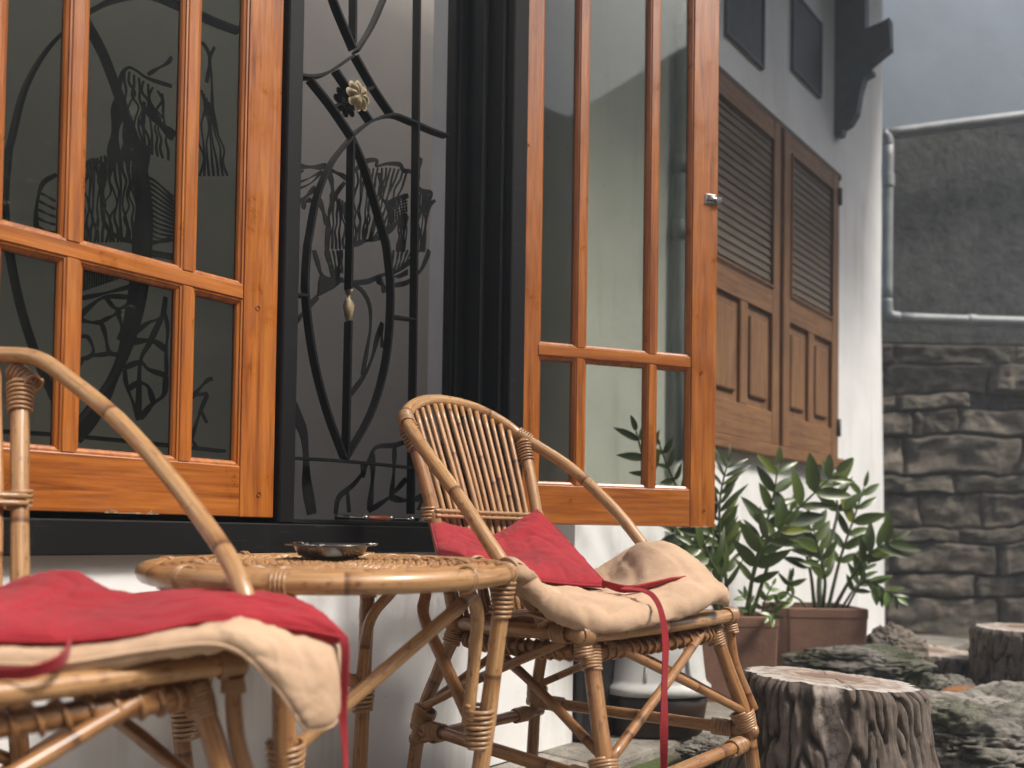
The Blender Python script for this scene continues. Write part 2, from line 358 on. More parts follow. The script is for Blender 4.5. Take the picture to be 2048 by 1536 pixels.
def catmull(pts, n):
    P = [Vector(p) for p in pts]
    if len(P) == 2: return [P[0].lerp(P[1], i/n) for i in range(n+1)]
    Q = [P[0]*2-P[1]] + P + [P[-1]*2-P[-2]]
    segs = [(P[i+1]-P[i]).length for i in range(len(P)-1)]; tot = sum(segs); out = []
    for i in range(len(P)-1):
        k = max(2, round(n*segs[i]/tot)); p0, p1, p2, p3 = Q[i:i+4]
        for j in range(k):
            t = j/k
            out.append(0.5*((2*p1)+(p2-p0)*t+(2*p0-5*p1+4*p2-p3)*t*t+(3*p1-p0-3*p2+p3)*t**3))
    out.append(P[-1]); return out
def tube_data(pts, r, sides=10, n=24, closed=False, rough=0.0, taper=None, knots=0.0, raw=False):
    C = [Vector(p) for p in pts] if raw else catmull(pts, n)
    L = len(C); V, Fc, U = [], [], []
    tan = []
    for i in range(L):
        a = C[(i-1) % L] if (closed or i > 0) else C[i]; b = C[(i+1) % L] if (closed or i < L-1) else C[i]
        t = (b-a); tan.append(t.normalized() if t.length > 1e-9 else Vector((0, 0, 1)))
    nrm = tan[0].orthogonal().normalized(); s = 0.0; S = []
    seed = random.uniform(0, 100)
    for i in range(L):
        if i: s += (C[i]-C[i-1]).length
        S.append(s)
        nrm = (nrm - tan[i]*nrm.dot(tan[i])).normalized(); bn = tan[i].cross(nrm)
        rr = r(i/(L-1)) if callable(r) else r
        if rough: rr *= 1 + rough*noise.noise(Vector((s*9+seed, 0, 0)))
        if knots:
            ph = (s*3.3+seed) % 1.0; rr *= 1 + knots*math.exp(-(min(ph, 1-ph)/0.03)**2)
        for k in range(sides):
            a = 2*math.pi*k/sides; V.append(C[i] + (nrm*math.cos(a)+bn*math.sin(a))*rr)
    m = L if closed else L-1
    for i in range(m):
        j = (i+1) % L
        for k in range(sides):
            k2 = (k+1) % sides
            Fc.append((i*sides+k, i*sides+k2, j*sides+k2, j*sides+k))
            s1 = S[j] if j > i else S[i]+0.01
            U.append(((k/sides, S[i]), ((k+1)/sides, S[i]), ((k+1)/sides, s1), (k/sides, s1)))
    if not closed:
        for e, idx in ((0, 0), (L-1, 1)):
            c = len(V); sgn = -1 if e == 0 else 1
            rr = (V[e*sides]-C[e]).length; V.append(C[e]+tan[e]*sgn*rr*0.35)
            for k in range(sides):
                k2 = (k+1) % sides
                Fc.append((e*sides+k2, e*sides+k, c) if e == 0 else (e*sides+k, e*sides+k2, c))
                U.append(((0, S[e]), (0.1, S[e]), (0.05, S[e])))
    return V, Fc, U
def tube(name, pts, r, mat, parent=None, **kw):
    V, Fc, U = tube_data(pts, r, **kw); return mesh_obj(name, V, Fc, mat, parent, True, U)
def multi_tube(name, lst, mat, parent=None):
    V, Fc, U = [], [], []
    for pts, r, kw in lst:
        v, f, u = tube_data(pts, r, **kw); o = len(V); V += v; Fc += [tuple(i+o for i in q) for q in f]; U += u
    return mesh_obj(name, V, Fc, mat, parent, True, U)
def helix_pts(a, b, R0, R1, turns, per=14, jitter=0.0):
    a, b = Vector(a), Vector(b); ax = (b-a).normalized(); n_ = ax.orthogonal().normalized(); m_ = ax.cross(n_)
    out = []; T = int(turns*per); sd_ = random.uniform(0, 50)
    for i in range(T+1):
        t = i/T; an = 2*math.pi*i/per; R = (R0+(R1-R0)*t)*(1+jitter*noise.noise(Vector((i*0.35+sd_, 0, 0))))
        tt = t + jitter*0.35*noise.noise(Vector((i*0.2, sd_, 0)))/max(turns, 1)
        out.append(a.lerp(b, tt) + (n_*math.cos(an)+m_*math.sin(an))*R)
    return out
def binding(a, b, R0, R1, parent, turns=6, rs=0.0032, name='binding'):
    return tube(name, helix_pts(a, b, R0, R1, turns, 14, 0.10), rs, M_WRAP, parent, sides=6, raw=True)
def ribbon(name, pts, width, mat, parent=None, thick=0.0015, n=40, twist=None, side=None):
    C = catmull(pts, n); L = len(C); V, Fc = [], []
    for i in range(L):
        t = (C[min(i+1, L-1)]-C[max(i-1, 0)]).normalized()
        sd_ = (Vector(side) if side else Vector((0, 0, 1)).cross(t)); sd_ = (sd_ - t*sd_.dot(t)).normalized()
        if twist: sd_ = Matrix.Rotation(twist(i/(L-1)), 3, t) @ sd_
        nn = t.cross(sd_); wd = width(i/(L-1)) if callable(width) else width
        for a, b in ((-1, -1), (1, -1), (1, 1), (-1, 1)): V.append(C[i]+sd_*a*wd/2+nn*b*thick/2)
    for i in range(L-1):
        for k in range(4): k2 = (k+1) % 4; Fc.append((i*4+k, i*4+k2, i*4+4+k2, i*4+4+k))
    Fc += [(3, 2, 1, 0), tuple((L-1)*4+k for k in range(4))]
    return mesh_obj(name, V, Fc, mat, parent, False)
def lathe(name, prof, mat, parent=None, seg=48, M_=None):
    V, Fc = [], []
    for r, z in prof:
        for k in range(seg):
            a = 2*math.pi*k/seg; V.append(Vector((r*math.cos(a), r*math.sin(a), z)))
    for i in range(len(prof)-1):
        for k in range(seg): k2 = (k+1) % seg; Fc.append((i*seg+k, i*seg+k2, (i+1)*seg+k2, (i+1)*seg+k))
    if M_: V = [M_ @ v for v in V]
    return mesh_obj(name, V, Fc, mat, parent, True)
def crv(P, t):                               # Catmull-Rom through the given points
    m = len(P)-1; x = min(max(t*m, 0), m-1e-6); k = int(x); f = x-k
    p1, p2 = P[k], P[k+1]; p0 = P[k-1] if k > 0 else p1*2-p2; p3 = P[k+2] if k+2 <= m else p2*2-p1
    return 0.5*((2*p1)+(p2-p0)*f+(2*p0-5*p1+4*p2-p3)*f*f+(3*p1-p0-3*p2+p3)*f**3)
def bez(ctrl, u, v): return crv([crv(row, u) for row in ctrl], v)
def pad(name, ctrl, thick, mat, parent=None, nu=56, nv=40, wr=0.006, wf=14, pinch=0.16, seed=0, tuft=0.0, gather=0.0):
    G = [[bez(ctrl, i/nu, j/nv) for i in range(nu+1)] for j in range(nv+1)]
    V, Fc, U = [], [], []
    def nrm(i, j):
        a = G[j][min(i+1, nu)]-G[j][max(i-1, 0)]; b = G[min(j+1, nv)][i]-G[max(j-1, 0)][i]
        n_ = a.cross(b); n_ = n_.normalized() if n_.length > 1e-9 else Vector((0, 0, 1))
        return n_
    flip = 1 if nrm(nu//2, nv//2).z > 0 else -1
    for side in (1, -1):
        for j in range(nv+1):
            for i in range(nu+1):
                u, v = i/nu, j/nv; d = min(u, 1-u, v, 1-v); e = min(1, d/pinch); pr = math.sqrt(max(0, 1-(1-e)**2))
                p = G[j][i]; n_ = nrm(i, j)*flip
                w_ = noise.noise(Vector((p.x*wf+seed, p.y*wf, p.z*wf)))*wr + noise.noise(Vector((p.x*wf*2.6, p.y*wf*2.6+seed, p.z*wf*2.6)))*wr*0.45
                qv = Vector((u*5.2+seed, v*3.1, 0)); qv = qv+0.6*noise.noise_vector(qv*0.9); rg = 1-abs(noise.noise(qv)); w_ -= max(0, rg-0.80)*wr*5.0
                rg2 = 1-abs(noise.noise(Vector((qv.y*2.3+7, qv.x*2.9, seed)))); w_ += (max(0, rg2-0.86)*wr*3.5)
                if gather: w_ += gather*(1-e)*math.sin(150*(u+0.7*v)+6*noise.noise(Vector((u*9, v*9, seed))))
                tf = -tuft*math.exp(-(((u-0.5)**2+(v-0.5)**2)/0.02))
                V.append(p + n_*(side*(thick*pr) + (w_+tf)*(0.35+0.65*pr)))
    off = (nu+1)*(nv+1)
    for s_, o in ((0, 0), (1, off)):
        for j in range(nv):
            for i in range(nu):
                q = (o+j*(nu+1)+i, o+j*(nu+1)+i+1, o+(j+1)*(nu+1)+i+1, o+(j+1)*(nu+1)+i)
                uvq = ((i/nu, j/nv), ((i+1)/nu, j/nv), ((i+1)/nu, (j+1)/nv), (i/nu, (j+1)/nv))
                if s_: q = q[::-1]; uvq = uvq[::-1]
                Fc.append(q); U.append(uvq)
    ob = mesh_obj(name, V, Fc, mat, parent, True, U)
    bm = bmesh.new(); bm.from_mesh(ob.data); bmesh.ops.remove_doubles(bm, verts=bm.verts, dist=1e-5); bmesh.ops.recalc_face_normals(bm, faces=bm.faces); bm.to_mesh(ob.data); bm.free()
    seam = [G[0][i] for i in range(nu+1)] + [G[j][nu] for j in range(1, nv+1)] + [G[nv][i] for i in range(nu-1, -1, -1)] + [G[j][0] for j in range(nv-1, 0, -1)]
    V2, F2, U2 = tube_data(seam, 0.0022, sides=6, raw=True, closed=True)
    mesh_obj('seam', V2, F2, mat, ob, True, U2)
    return ob

# ------------------------------------------------------------------ the ground
def ground_sheet():
    bm = bmesh.new(); n = 90
    def ax(i):
        t = (i/n-0.5)*2; return math.copysign(abs(t)**3*60 + abs(t)*4, t)
    g = [[None]*(n+1) for _ in range(n+1)]
    for j in range(n+1):
        for i in range(n+1):
            x, y = ax(i)+1.5, ax(j)+2.5
            z = -0.035 + 0.02*noise.noise(Vector((x*2.2, y*2.2, 0))) + 0.01*noise.noise(Vector((x*7, y*7, 3)))
            g[j][i] = bm.verts.new((x, y, min(z, -0.012)))
    for j in range(n):
        for i in range(n): bm.faces.new((g[j][i], g[j][i+1], g[j+1][i+1], g[j+1][i]))
    o = bm_obj('ground', bm, M_GROUND, None, True); tag(o, 'mossy garden soil around the tree stumps', None, None, 'structure')
ground_sheet()
def slab(name, s0, s1, n0, n1, z0, z1, mat, label):
    bm = bmesh.new(); add_box(bm, s0, s1, -n1, -n0, z0, z1, 0.012, 2); bmesh.ops.transform(bm, matrix=HM, verts=bm.verts)
    o = bm_obj(name, bm, mat); tag(o, label, None, None, 'structure'); return o
slab('terrace', -2.2, 1.46, -0.02, 1.9, -0.14, 0.0, M_PAVE, 'worn concrete terrace under the chairs and the table')
slab('path', 1.464, 5.4, -0.26, 0.19, -0.14, 0.0, M_PAVE, 'narrow concrete path along the white wall')

# ------------------------------------------------------------------ the house
house = empty('house', HM, 'white plastered house with open teak window and brown shutters', 'house')
ZB = HC - 0.046                              # underside of the black sill
SETB = 0.25                                  # the shutter wall stands back by this much
XC = 1.6036                                  # corner of the window bay
WALLF = 0.018
boxes('wall', [(-2.4, XC, WALLF, 0.20, 0.0, ZB), (-2.4, -0.075, WALLF, 0.20, ZB, 4.6), (1.25, XC, WALLF, 0.20, ZB, 4.6), (-0.075, 1.25, WALLF, 0.20, 2.52, 4.6), (XC-0.05, XC, 0.20, 0.60, 0.0, 4.6)], M_WHITE, house)
def back_wall():                             # uneven plaster edge at its far end
    bm = bmesh.new(); n = 40; pr = []
    for i in range(n+1):
        z = 4.6*i/n
        px = 5.02 + 0.012*noise.noise(Vector((0, 0, z*5)))
        if z < 1.9: px += 0.10*(1-z/1.9)**0.8
        pr.append((px, z))
    fr = [bm.verts.new((x, SETB, z)) for x, z in pr]; ba = [bm.verts.new((x-0.03, SETB+0.22, z)) for x, z in pr]
    l0 = [bm.verts.new((XC-0.1, SETB, z)) for x, z in pr]; l1 = [bm.verts.new((XC-0.1, SETB+0.22, z)) for x, z in pr]
    for i in range(n):
        bm.faces.new((l0[i], fr[i], fr[i+1], l0[i+1])); bm.faces.new((fr[i], ba[i], ba[i+1], fr[i+1])); bm.faces.new((ba[i], l1[i], l1[i+1], ba[i+1]))
    bm.faces.new(fr[:1]+ba[:1]+l1[:1]+l0[:1]); bm.faces.new((fr[-1], l0[-1], l1[-1], ba[-1]))
    bmesh.ops.recalc_face_normals(bm, faces=bm.faces)
    bm_obj('wall', bm, M_WHITE, house)
back_wall()
# eave over both wall planes
boxes('eave', [(-2.6, 5.4, -1.85, 0.2, 4.62, 4.72), (-2.6, 5.4, -1.88, -1.85, 4.55, 4.76)], M_DARKP, house)
# the room behind the window, left roofless so sky light brightens its walls
boxes('room_wall', [(-2.0, 3.20, 1.50, 1.56, 0.02, 4.6), (-2.06, -2.0, 0.20, 1.56, 0.02, 4.6), (3.20, 3.26, 0.475, 1.56, 0.02, 4.6)], M_ROOM, house)
box('room_floor', -2.0, 3.20, 0.475, 1.50, 0.0, 0.02, M_ROOMF, house)

# black window frame
fr = link(bpy.data.objects.new('window_frame', None), house)
box('sill', -0.14, 1.30, -0.012, 0.16, ZB, HC+0.014, M_BLACK, fr, 0.003)
box('sill_lip', 0.63, 1.17, 0.045, 0.150, HC+0.0145, HC+0.026, M_BLACK, fr, 0.002)
box('sill_lip', -0.004, 0.584, 0.037, 0.150, HC+0.0145, HC+0.036, M_BLACK, fr, 0.002)  # stop added behind the closed leaf to darken the gap below it
box('post', 0.5855, 0.622, -0.012, 0.15, HC+0.0145, 2.45, M_BLACK, fr, 0.003)
box('jamb', -0.07, -0.005, 0.0, 0.15, HC+0.0145, 2.45, M_BLACK, fr, 0.003)
box('jamb', 1.195, 1.262, -0.045, 0.155, HC+0.0145, 2.45, M_BLACK, fr, 0.004)
box('jamb_stop', 1.176, 1.1945, 0.006, 0.045, HC+0.0145, 2.45, M_BLACK, fr, 0.003)
box('jamb_stop', 1.160, 1.1945, 0.075, 0.128, HC+0.0265, 2.45, M_BLACK, fr, 0.003)
box('head', -0.14, 1.30, -0.012, 0.16, 2.4505, 2.52, M_BLACK, fr, 0.003)

# window leaves ----------------------------------------------------
def leaf(M_, name, scale=1.0, label=None):
    L = link(bpy.data.objects.new(name, None), house); L.matrix_local = M_
    if label: L['label'] = label
    st, na, mu, W = 0.0755*scale, 0.1038*scale, 0.01995*scale, 0.58*scale; wi = W-2*st-2*na-2*mu
    H = 1.78*scale; T = 0.034
    zr = [0, 0.098*scale, 0.4215*scale, 0.4478*scale, 1.52*scale, 1.546*scale, H-0.09*scale, H]
    xs = [0, st, st+na, st+na+mu, st+na+mu+wi, st+na+2*mu+wi, st+2*na+2*mu+wi, W]
    def wobble(o): return o
    box('stile', 0, st-0.0006, 0, T, 0, H, M_TEAKV, L, 0.0022, 2)
    box('stile', W-st+0.0006, W, 0, T, 0, H, M_TEAKV, L, 0.0022, 2)
    box('rail', st, W-st, 0.0004, T-0.0004, 0.0008, zr[1], M_TEAKH, L, 0.0018, 2)
    box('rail', st, W-st, 0.0004, T-0.0004, zr[6], H, M_TEAKH, L, 0.0018, 2)
    for a, b in ((2, 3), (4, 5)): box('muntin', xs[1]+0.0004, xs[6]-0.0004, 0.001, T-0.001, zr[a], zr[b], M_TEAKH, L, 0.0015, 1)
    for a, b in ((2, 3), (4, 5)):
        for c, d in ((1, 2), (3, 4), (5, 6)): box('muntin', xs[a], xs[b], 0.0006, T-0.0006, zr[c]+0.0004, zr[d]-0.0004, M_TEAKV, L, 0.0015, 1)
    for c, d in ((1, 2), (3, 4), (5, 6)):
        for a, b in ((0, 1), (2, 3), (4, 5)):
            x0, x1, z0, z1 = xs[a+1], xs[b+1], zr[c], zr[d]
            # moulded bead: an ovolo ring stepping back to the pane
            bm = bmesh.new()
            prof = [(0.0, 0.0035), (0.0035, 0.004), (0.0045, 0.007), (0.0085, 0.0095), (0.0105, 0.0135), (0.0105, 0.0175)]
            rings = []
            for ins, y in prof:
                rings.append([bm.verts.new(p) for p in ((x0+ins, y, z0+ins), (x1-ins, y, z0+ins), (x1-ins, y, z1-ins), (x0+ins, y, z1-ins))])
            for r0, r1 in zip(rings, rings[1:]):
                for k in range(4): bm.faces.new((r0[k], r0[(k+1) % 4], r1[(k+1) % 4], r1[k]))
            rb = [[bm.verts.new(p) for p in ((x0+i_, y, z0+i_), (x1-i_, y, z0+i_), (x1-i_, y, z1-i_), (x0+i_, y, z1-i_))] for i_, y in ((0.0105, 0.0215), (0.008, 0.026), (0.0, 0.0315))]
            for r0, r1 in zip(rb, rb[1:]):
                for k in range(4): bm.faces.new((r0[k], r0[(k+1) % 4], r1[(k+1) % 4], r1[k]))
            bmesh.ops.recalc_face_normals(bm, faces=bm.faces)
            bm_obj('bead', bm, M_TEAKV, L)
            box('pane', x0+0.004, x1-0.004, 0.0180, 0.0210, z0+0.004, z1-0.004, M_GLASS, L)
    # wooden plugs
    for x, z in ((W-st*0.45, 0.045), (W-st*0.6, 0.41*scale), (st*0.5, 0.045), (st*0.52, 0.94*scale)):
        o = lathe('plug', [(0.0, -0.0008), (0.004, -0.0008), (0.0045, 0.002)], M_SHUTV, L, 10, Matrix.Translation((x, 0, z)) @ Matrix.Rotation(-math.pi/2, 4, 'X') @ Matrix.Scale(-1, 4, (0, 0, 1)))
    return L
def chip(L, x, z, w_, h, seed):
    rnd = random.Random(seed); n = 9; top = [(x-w_/2+w_*i/n, z+h*(1-abs(2*i/n-1))**0.8*rnd.uniform(.55, 1)) for i in range(n+1)]
    V = [(a, -0.0012, z-0.0005) for a, b in top]+[(a, -0.0012, b) for a, b in top]+[(a, 0.004, b+0.001) for a, b in top]; Fc = []
    for i in range(n): Fc += [(i, i+1, n+2+i, n+1+i), (n+1+i, n+2+i, 2*n+3+i, 2*n+2+i)]
    mesh_obj('chipped_edge', V, Fc, M_RAW, L)
M_RAW = plain('raw_chipped_wood', (0.40, 0.26, 0.15), 0.9, nscale=90, col2=(0.13, 0.06, 0.025), bumps=0.8, bscale=150, bdist=0.003)
leafA = leaf(Matrix.Translation((0, 0, HC+0.0249)), 'window_leaf', 1.0, 'closed teak window leaf with six glass panes')
SR = 1.04
rt = 1.25487
R0 = Vector((-0.01221*SR, 2.07721*SR, HC+0.02485*SR))
RM = Matrix.Translation(R0) @ Matrix.Rotation(math.pi/2-rt, 4, 'Z')
leafR = leaf(HM.inverted() @ RM, 'window_leaf', SR, 'teak window leaf swung open with a chrome latch')
for x_, w_, h_ in ((0.262, 0.024, 0.010), (0.335, 0.020, 0.009), (0.30, 0.05, 0.003)): chip(leafA, x_, 0.0008, w_, h_, int(x_*1000))
for x_, w_, h_ in ((0.575, 0.022, 0.008), (0.545, 0.04, 0.004)): chip(leafR, x_, 0.0, w_, h_, int(x_*1000))
# hinges joining the open leaf to its jamb
hl = HM.inverted() @ RM @ Vector((0, 0.017, 0))
for z in (0.80, 1.45, 2.2): tube('hinge', [(hl.x-0.008, hl.y, z), (hl.x-0.008, hl.y, z+0.08)], 0.009, M_BLACK, fr, n=2)
box('hinge_plate', 1.205, 1.262, -0.072, -0.0455, HC+0.04, 2.4, M_BLACK, fr, 0.003)
# latch on the open leaf (px 1400-1440, 383-415)
lz = 0.985*SR*0.602/0.602
def latch():
    L = leafR; W = 0.58*SR
    # height from the photograph
    d = ray(1415, 398); C = Vector((0, 0, HC)); nR = Vector((math.cos(rt), -math.sin(rt), 0))
    k = (R0-C).dot(nR)/d.dot(nR); z = (C+d*k).z - R0.z
    o = box('latch', W-0.040, W-0.006, -0.003, 0.0, z-0.014, z+0.014, M_CHROME, L, 0.001)
    tube('latch_bolt', [(W-0.034, -0.007, z), (W+0.006, -0.007, z)], 0.0045, M_CHROME, L, n=2)
    box('latch_catch', W-0.012, W+0.007, -0.013, -0.003, z-0.008, z+0.006, M_CHROME, L, 0.002)
    for dz in (-0.0095, 0.0095): box('latch_guide', W-0.032, W-0.010, -0.006, -0.0028, z+dz-0.0025, z+dz+0.0025, M_CHROME, L, 0.001)
latch()

# iron grilles -----------------------------------------------------
def z4(p): return (550+p[0]/3.072, p[1]/3.072)
def z5(p): return (550+p[0]/2.792, 500+p[1]/2.792)
def z1(p): return (p[0]/2.56, p[1]/2.56)
def z2(p): return (p[0]/2.56, 500+p[1]/2.56)
GY = 0.088
def bar2d(pts2, y0, y1, half):               # flat iron bar: follows a line in the window plane, deep across it
    C = catmull([(a, 0, b) for a, b in pts2], max(4, len(pts2)*6)) if len(pts2) > 2 else [Vector((a, 0, b)) for a, b in pts2]
    V, Fc = [], []; L = len(C)
    for i in range(L):
        t = (C[min(i+1, L-1)]-C[max(i-1, 0)]).normalized(); nn = Vector((t.z, 0, -t.x))
        h = half(i/(L-1)) if callable(half) else half
        for a, y in ((-1, y0), (1, y0), (1, y1), (-1, y1)):
            p = C[i]+nn*a*h; V.append((p.x, y, p.z))
    for i in range(L-1):
        for k in range(4): k2 = (k+1) % 4; Fc.append((i*4+k, i*4+4+k, i*4+4+k2, i*4+k2))
    Fc += [(0, 1, 2, 3), tuple((L-1)*4+k for k in (3, 2, 1, 0))]
    return V, Fc
TOPZ = 2.46
barsB = [
 ([(660, -60), (674, 0), (713, 95)], 0), ([(713, -300), (713, 0), (712, 85)], 0), ([(800, -75), (771, 0), (748, 52), (718, 101)], 0),
 ([(592, 143), (620, 151), (660, 143), (711, 109)], 0), ([(716, 109), (752, 172), (789, 228)], 0), ([(626, 156), (667, 208), (709, 270)], 0),
 ([(709, 270), (745, 242), (789, 228), (830, 242), (871, 260), (900, 270)], 0),
 ([(709, 272), (670, 322), (641, 390), (625, 472), (621, 500), (618, 590), (634, 715), (661, 822), (695, 915)], 0),
 ([(709, 273), (732, 325), (752, 390), (775, 472), (781, 500), (788, 590), (779, 715), (750, 822), (699, 915)], 0),
 ([(709, 280), (706, 488), (704, 577)], 0), ([(704, 641), (698, 919)], 0), ([(846, -300), (841, 0), (836, 488), (828, 1028)], 0),
 ([(677, 138), (747, 241)], 0), ([(730, 180), (748, 174)], 1), ([(670, 211), (692, 205)], 1), ([(584, 586), (618, 591)], 0), ([(788, 632), (831, 638)], 0),
 ([(575, 915), (697, 922), (828, 935), (880, 941)], 0)]
def grille(ds, name, mode):
    g = link(bpy.data.objects.new(name, None), house); g.matrix_local = Matrix.Translation((ds, 0, 0))
    for pts, thin in barsB:
        q = [onwall(x, y, GY) for x, y in pts]
        V, Fc = bar2d(q, GY, GY+(0.008 if thin else 0.026), 0.0028)
        mesh_obj('bar', V, Fc, M_IRON, g)
    # frame of flat iron
    sA, sB = 0.622, 1.160
    for s0, s1, a, b in ((sA+0.002, sA+0.010, HC+0.027, 2.45), (sB-0.008, sB, HC+0.027, 2.45)): box('grille_frame', s0, s1, GY, GY+0.026, a, b, M_IRON, g)
    # rosettes and the twisted drop
    s, z = onwall(715, 192, GY-0.014)
    for yy, mt, k in ((GY-0.016, M_GOLD, 1.0), (GY+0.03, M_IRON, 1.0)):
        bm = bmesh.new(); P = 8
        nr, na_ = 9, 64; ring = []
        for i in range(nr+1):
            r = i/nr; row = []
            for a in range(na_):
                an = 2*math.pi*a/na_; pet = 0.72+0.28*abs(math.cos(P*an/2))**0.7
                rr = 0.0345*r*pet*k; h = 0.012*math.sin(min(1, r*1.15)*math.pi)*(0.6+0.5*abs(math.cos(P*an/2))) + (0.006*math.exp(-(r/0.2)**2))
                row.append(bm.verts.new((s+rr*math.cos(an), yy-h if mt is M_GOLD else yy+h, z+rr*math.sin(an)*1.05)))
            ring.append(row)
        for i in range(nr):
            for a in range(na_): bm.faces.new((ring[i][a], ring[i][(a+1) % na_], ring[i+1][(a+1) % na_], ring[i+1][a]))
        bmesh.ops.remove_doubles(bm, verts=bm.verts, dist=1e-6); bmesh.ops.recalc_face_normals(bm, faces=bm.faces)
        bm_obj('rosette', bm, mt, g, True)
    s, z0 = onwall(704, 641, GY); z1_ = onwall(704, 577, GY)[1]
    V, Fc = [], []; n = 24
    for i in range(n+1):
        t = i/n; an = math.pi*t; hw = 0.013*(0.35+0.65*math.sin(math.pi*min(1, t*1.15))**0.8) if t < 0.86 else 0.0125
        ht = 0.0028+0.005*math.sin(math.pi*t)**2*(t < 0.7)
        ca, sa = math.cos(an), math.sin(an)
        for a, b in ((-1, -1), (1, -1), (1, 1), (-1, 1)):
            u_, v_ = a*ht, b*hw; V.append((s+u_*ca-v_*sa*0.75, GY+0.013+u_*sa+v_*ca, z0+(z1_-z0)*t))
    for i in range(n):
        for k in range(4): k2 = (k+1) % 4; Fc.append((i*4+k, i*4+k2, i*4+4+k2, i*4+4+k))
    mesh_obj('twisted_drop', V, Fc, M_GOLD, g, True)
    return g
grille(0.0, 'window_grille', 0); grille(-0.598, 'window_grille', 1)

PY = 0.128
def wavy(a, b, n=6, amp=4, seed=0):
    out = []
    for i in range(n+1):
        t = i/n; out.append((a[0]+(b[0]-a[0])*t+amp*noise.noise(Vector((seed*7.3+t*4, seed, 0)))*2*math.sin(math.pi*t)**0.5, a[1]+(b[1]-a[1])*t))
    return out
def plate(name, lines, fill=()):
    g = link(bpy.data.objects.new(name, None), house)
    VV, FF = [], []
    for pts, wpx, fn in lines:
        q = [onwall(*fn(p), PY) for p in pts]
        sc = {z4: 3.072, z5: 2.792, z1: 2.56, z2: 2.56}[fn]
        Z = 1.95 if fn in (z4, z5) else 1.55
        hw = wpx/sc*Z/F_PX/2*2.1
        V, Fc = bar2d(q, PY, PY+0.003, lambda t, h=hw: h*(0.75+0.25*math.sin(t*9)))
        big = wpx >= 9
        if big: mesh_obj('vein', V, Fc, M_IRON, g)
        else: o = len(VV); VV += V; FF += [tuple(i+o for i in f) for f in Fc]
    for poly, fn in fill:
        q = [onwall(*fn(p), PY) for p in poly]; n = len(q)
        V = [(a, PY-0.0006, b) for a, b in q]+[(a, PY+0.0036, b) for a, b in q]
        mesh_obj('leaf_plate', V, [tuple(range(n)), tuple(range(2*n-1, n-1, -1))]+[(i, n+i, n+(i+1) % n, (i+1) % n) for i in range(n)], M_IRON, g)
    if VV: o = mesh_obj('fine_veins', VV, FF, M_IRON, g); o['kind'] = 'stuff'
    return g
LB = [([(120,985),(160,1020),(280,1025),(300,1010)],16,z4), ([(300,1010),(350,1045),(420,1080),(445,1100)],16,z4),
 ([(120,1090),(175,1045)],7,z4), ([(120,1130),(210,1095),(290,1050)],7,z4), ([(120,1170),(220,1125),(290,1055)],7,z4), ([(115,1265),(190,1210),(250,1150)],15,z4), ([(175,1280),(190,1240),(225,1225)],14,z4),
 ([(340,1060),(355,1150),(362,1230)],18,z4), ([(430,1120),(380,1190),(340,1300),(325,1400),(320,1545)],13,z4), ([(270,1215),(300,1300),(325,1380)],20,z4),
 ([(490,1050),(560,990),(630,985),(625,1020),(690,1005),(770,1010),(790,1045),(835,1052)],15,z4),
 ([(478,1505),(560,1480),(645,1460)],17,z4), ([(700,1262),(740,1220),(820,1200)],15,z4), ([(640,1060),(660,1150),(650,1200),(690,1260),(720,1370)],15,z4),
 ([(690,1430),(760,1360),(815,1320)],18,z4), ([(880,1150),(910,1175),(965,1185),(940,1260),(925,1300)],16,z4), ([(985,1230),(950,1270),(925,1400),(905,1545)],13,z4), ([(880,1120),(890,1030),(900,970)],13,z4),
 ([(220,0),(245,90),(260,130),(300,160),(385,168)],15,z5), ([(240,260),(200,305),(85,440)],15,z5), ([(290,0),(300,60),(330,152)],15,z5), ([(372,0),(360,90),(350,150)],13,z5), ([(432,182),(520,175),(600,140),(680,120),(760,60),(800,0)],15,z5),
 ([(575,160),(600,190),(620,235)],24,z5), ([(665,198),(740,180),(810,120),(850,40),(862,0)],15,z5), ([(430,185),(490,230),(530,310),(535,430),(515,560),(490,700)],13,z5),
 ([(600,405),(570,500),(545,600),(500,700),(425,805)],15,z5), ([(600,405),(598,480),(600,545)],11,z5), ([(78,805),(120,920),(160,1020),(175,1150),(180,1300),(208,1475)],32,z5),
 ([(340,1475),(360,1380),(440,1310),(500,1230),(545,1130),(580,1097),(670,1090),(735,1068)],15,z5), ([(488,1180),(495,1270),(512,1180)],10,z5), ([(545,1130),(548,1250),(530,1455)],19,z5), ([(405,1340),(416,1465)],13,z5),
 ([(670,1095),(665,1250),(650,1380)],15,z5), ([(525,1458),(640,1380),(735,1278)],16,z5), ([(640,1380),(720,1398),(800,1387),(832,1368)],20,z5), ([(832,1368),(800,1455)],12,z5)]
for i in range(13):
    t = i/12; LB.append((wavy((505+310*t, 1050-20*math.sin(t*3)), (490+170*t+20*math.sin(i*2.3), 1490-40*t), 7, 16, i), 6, z4))
for i in range(7):
    LB.append((wavy((345+18*i, 1190+10*i), (330+24*i, 1530), 6, 14, i+20), 7, z4))
for i in range(8):
    LB.append((wavy((700+14*i, 1230-4*i), (700+16*i, 1400-14*i), 4, 7, i+40), 6, z4)); 
    if i < 6: LB.append(([(700, 1262+18*i), (760, 1235+18*i), (815, 1215+20*i)], 5, z4))
for i in range(6): LB.append((wavy((885+13*i, 1185), (850+14*i, 1545), 6, 10, i+60), 6, z4))
for i in range(6): LB.append((wavy((770+10*i, 1330), (750+9*i, 1545), 5, 8, i+70), 6, z4))
for i in range(4): LB.append((wavy((300+25*i, 0), (335+14*i, 130), 4, 5, i+80), 6, z5))
for i in range(6): LB.append((wavy((665+26*i, 0), (650+18*i, 150-16*i), 4, 5, i+90), 6, z5))
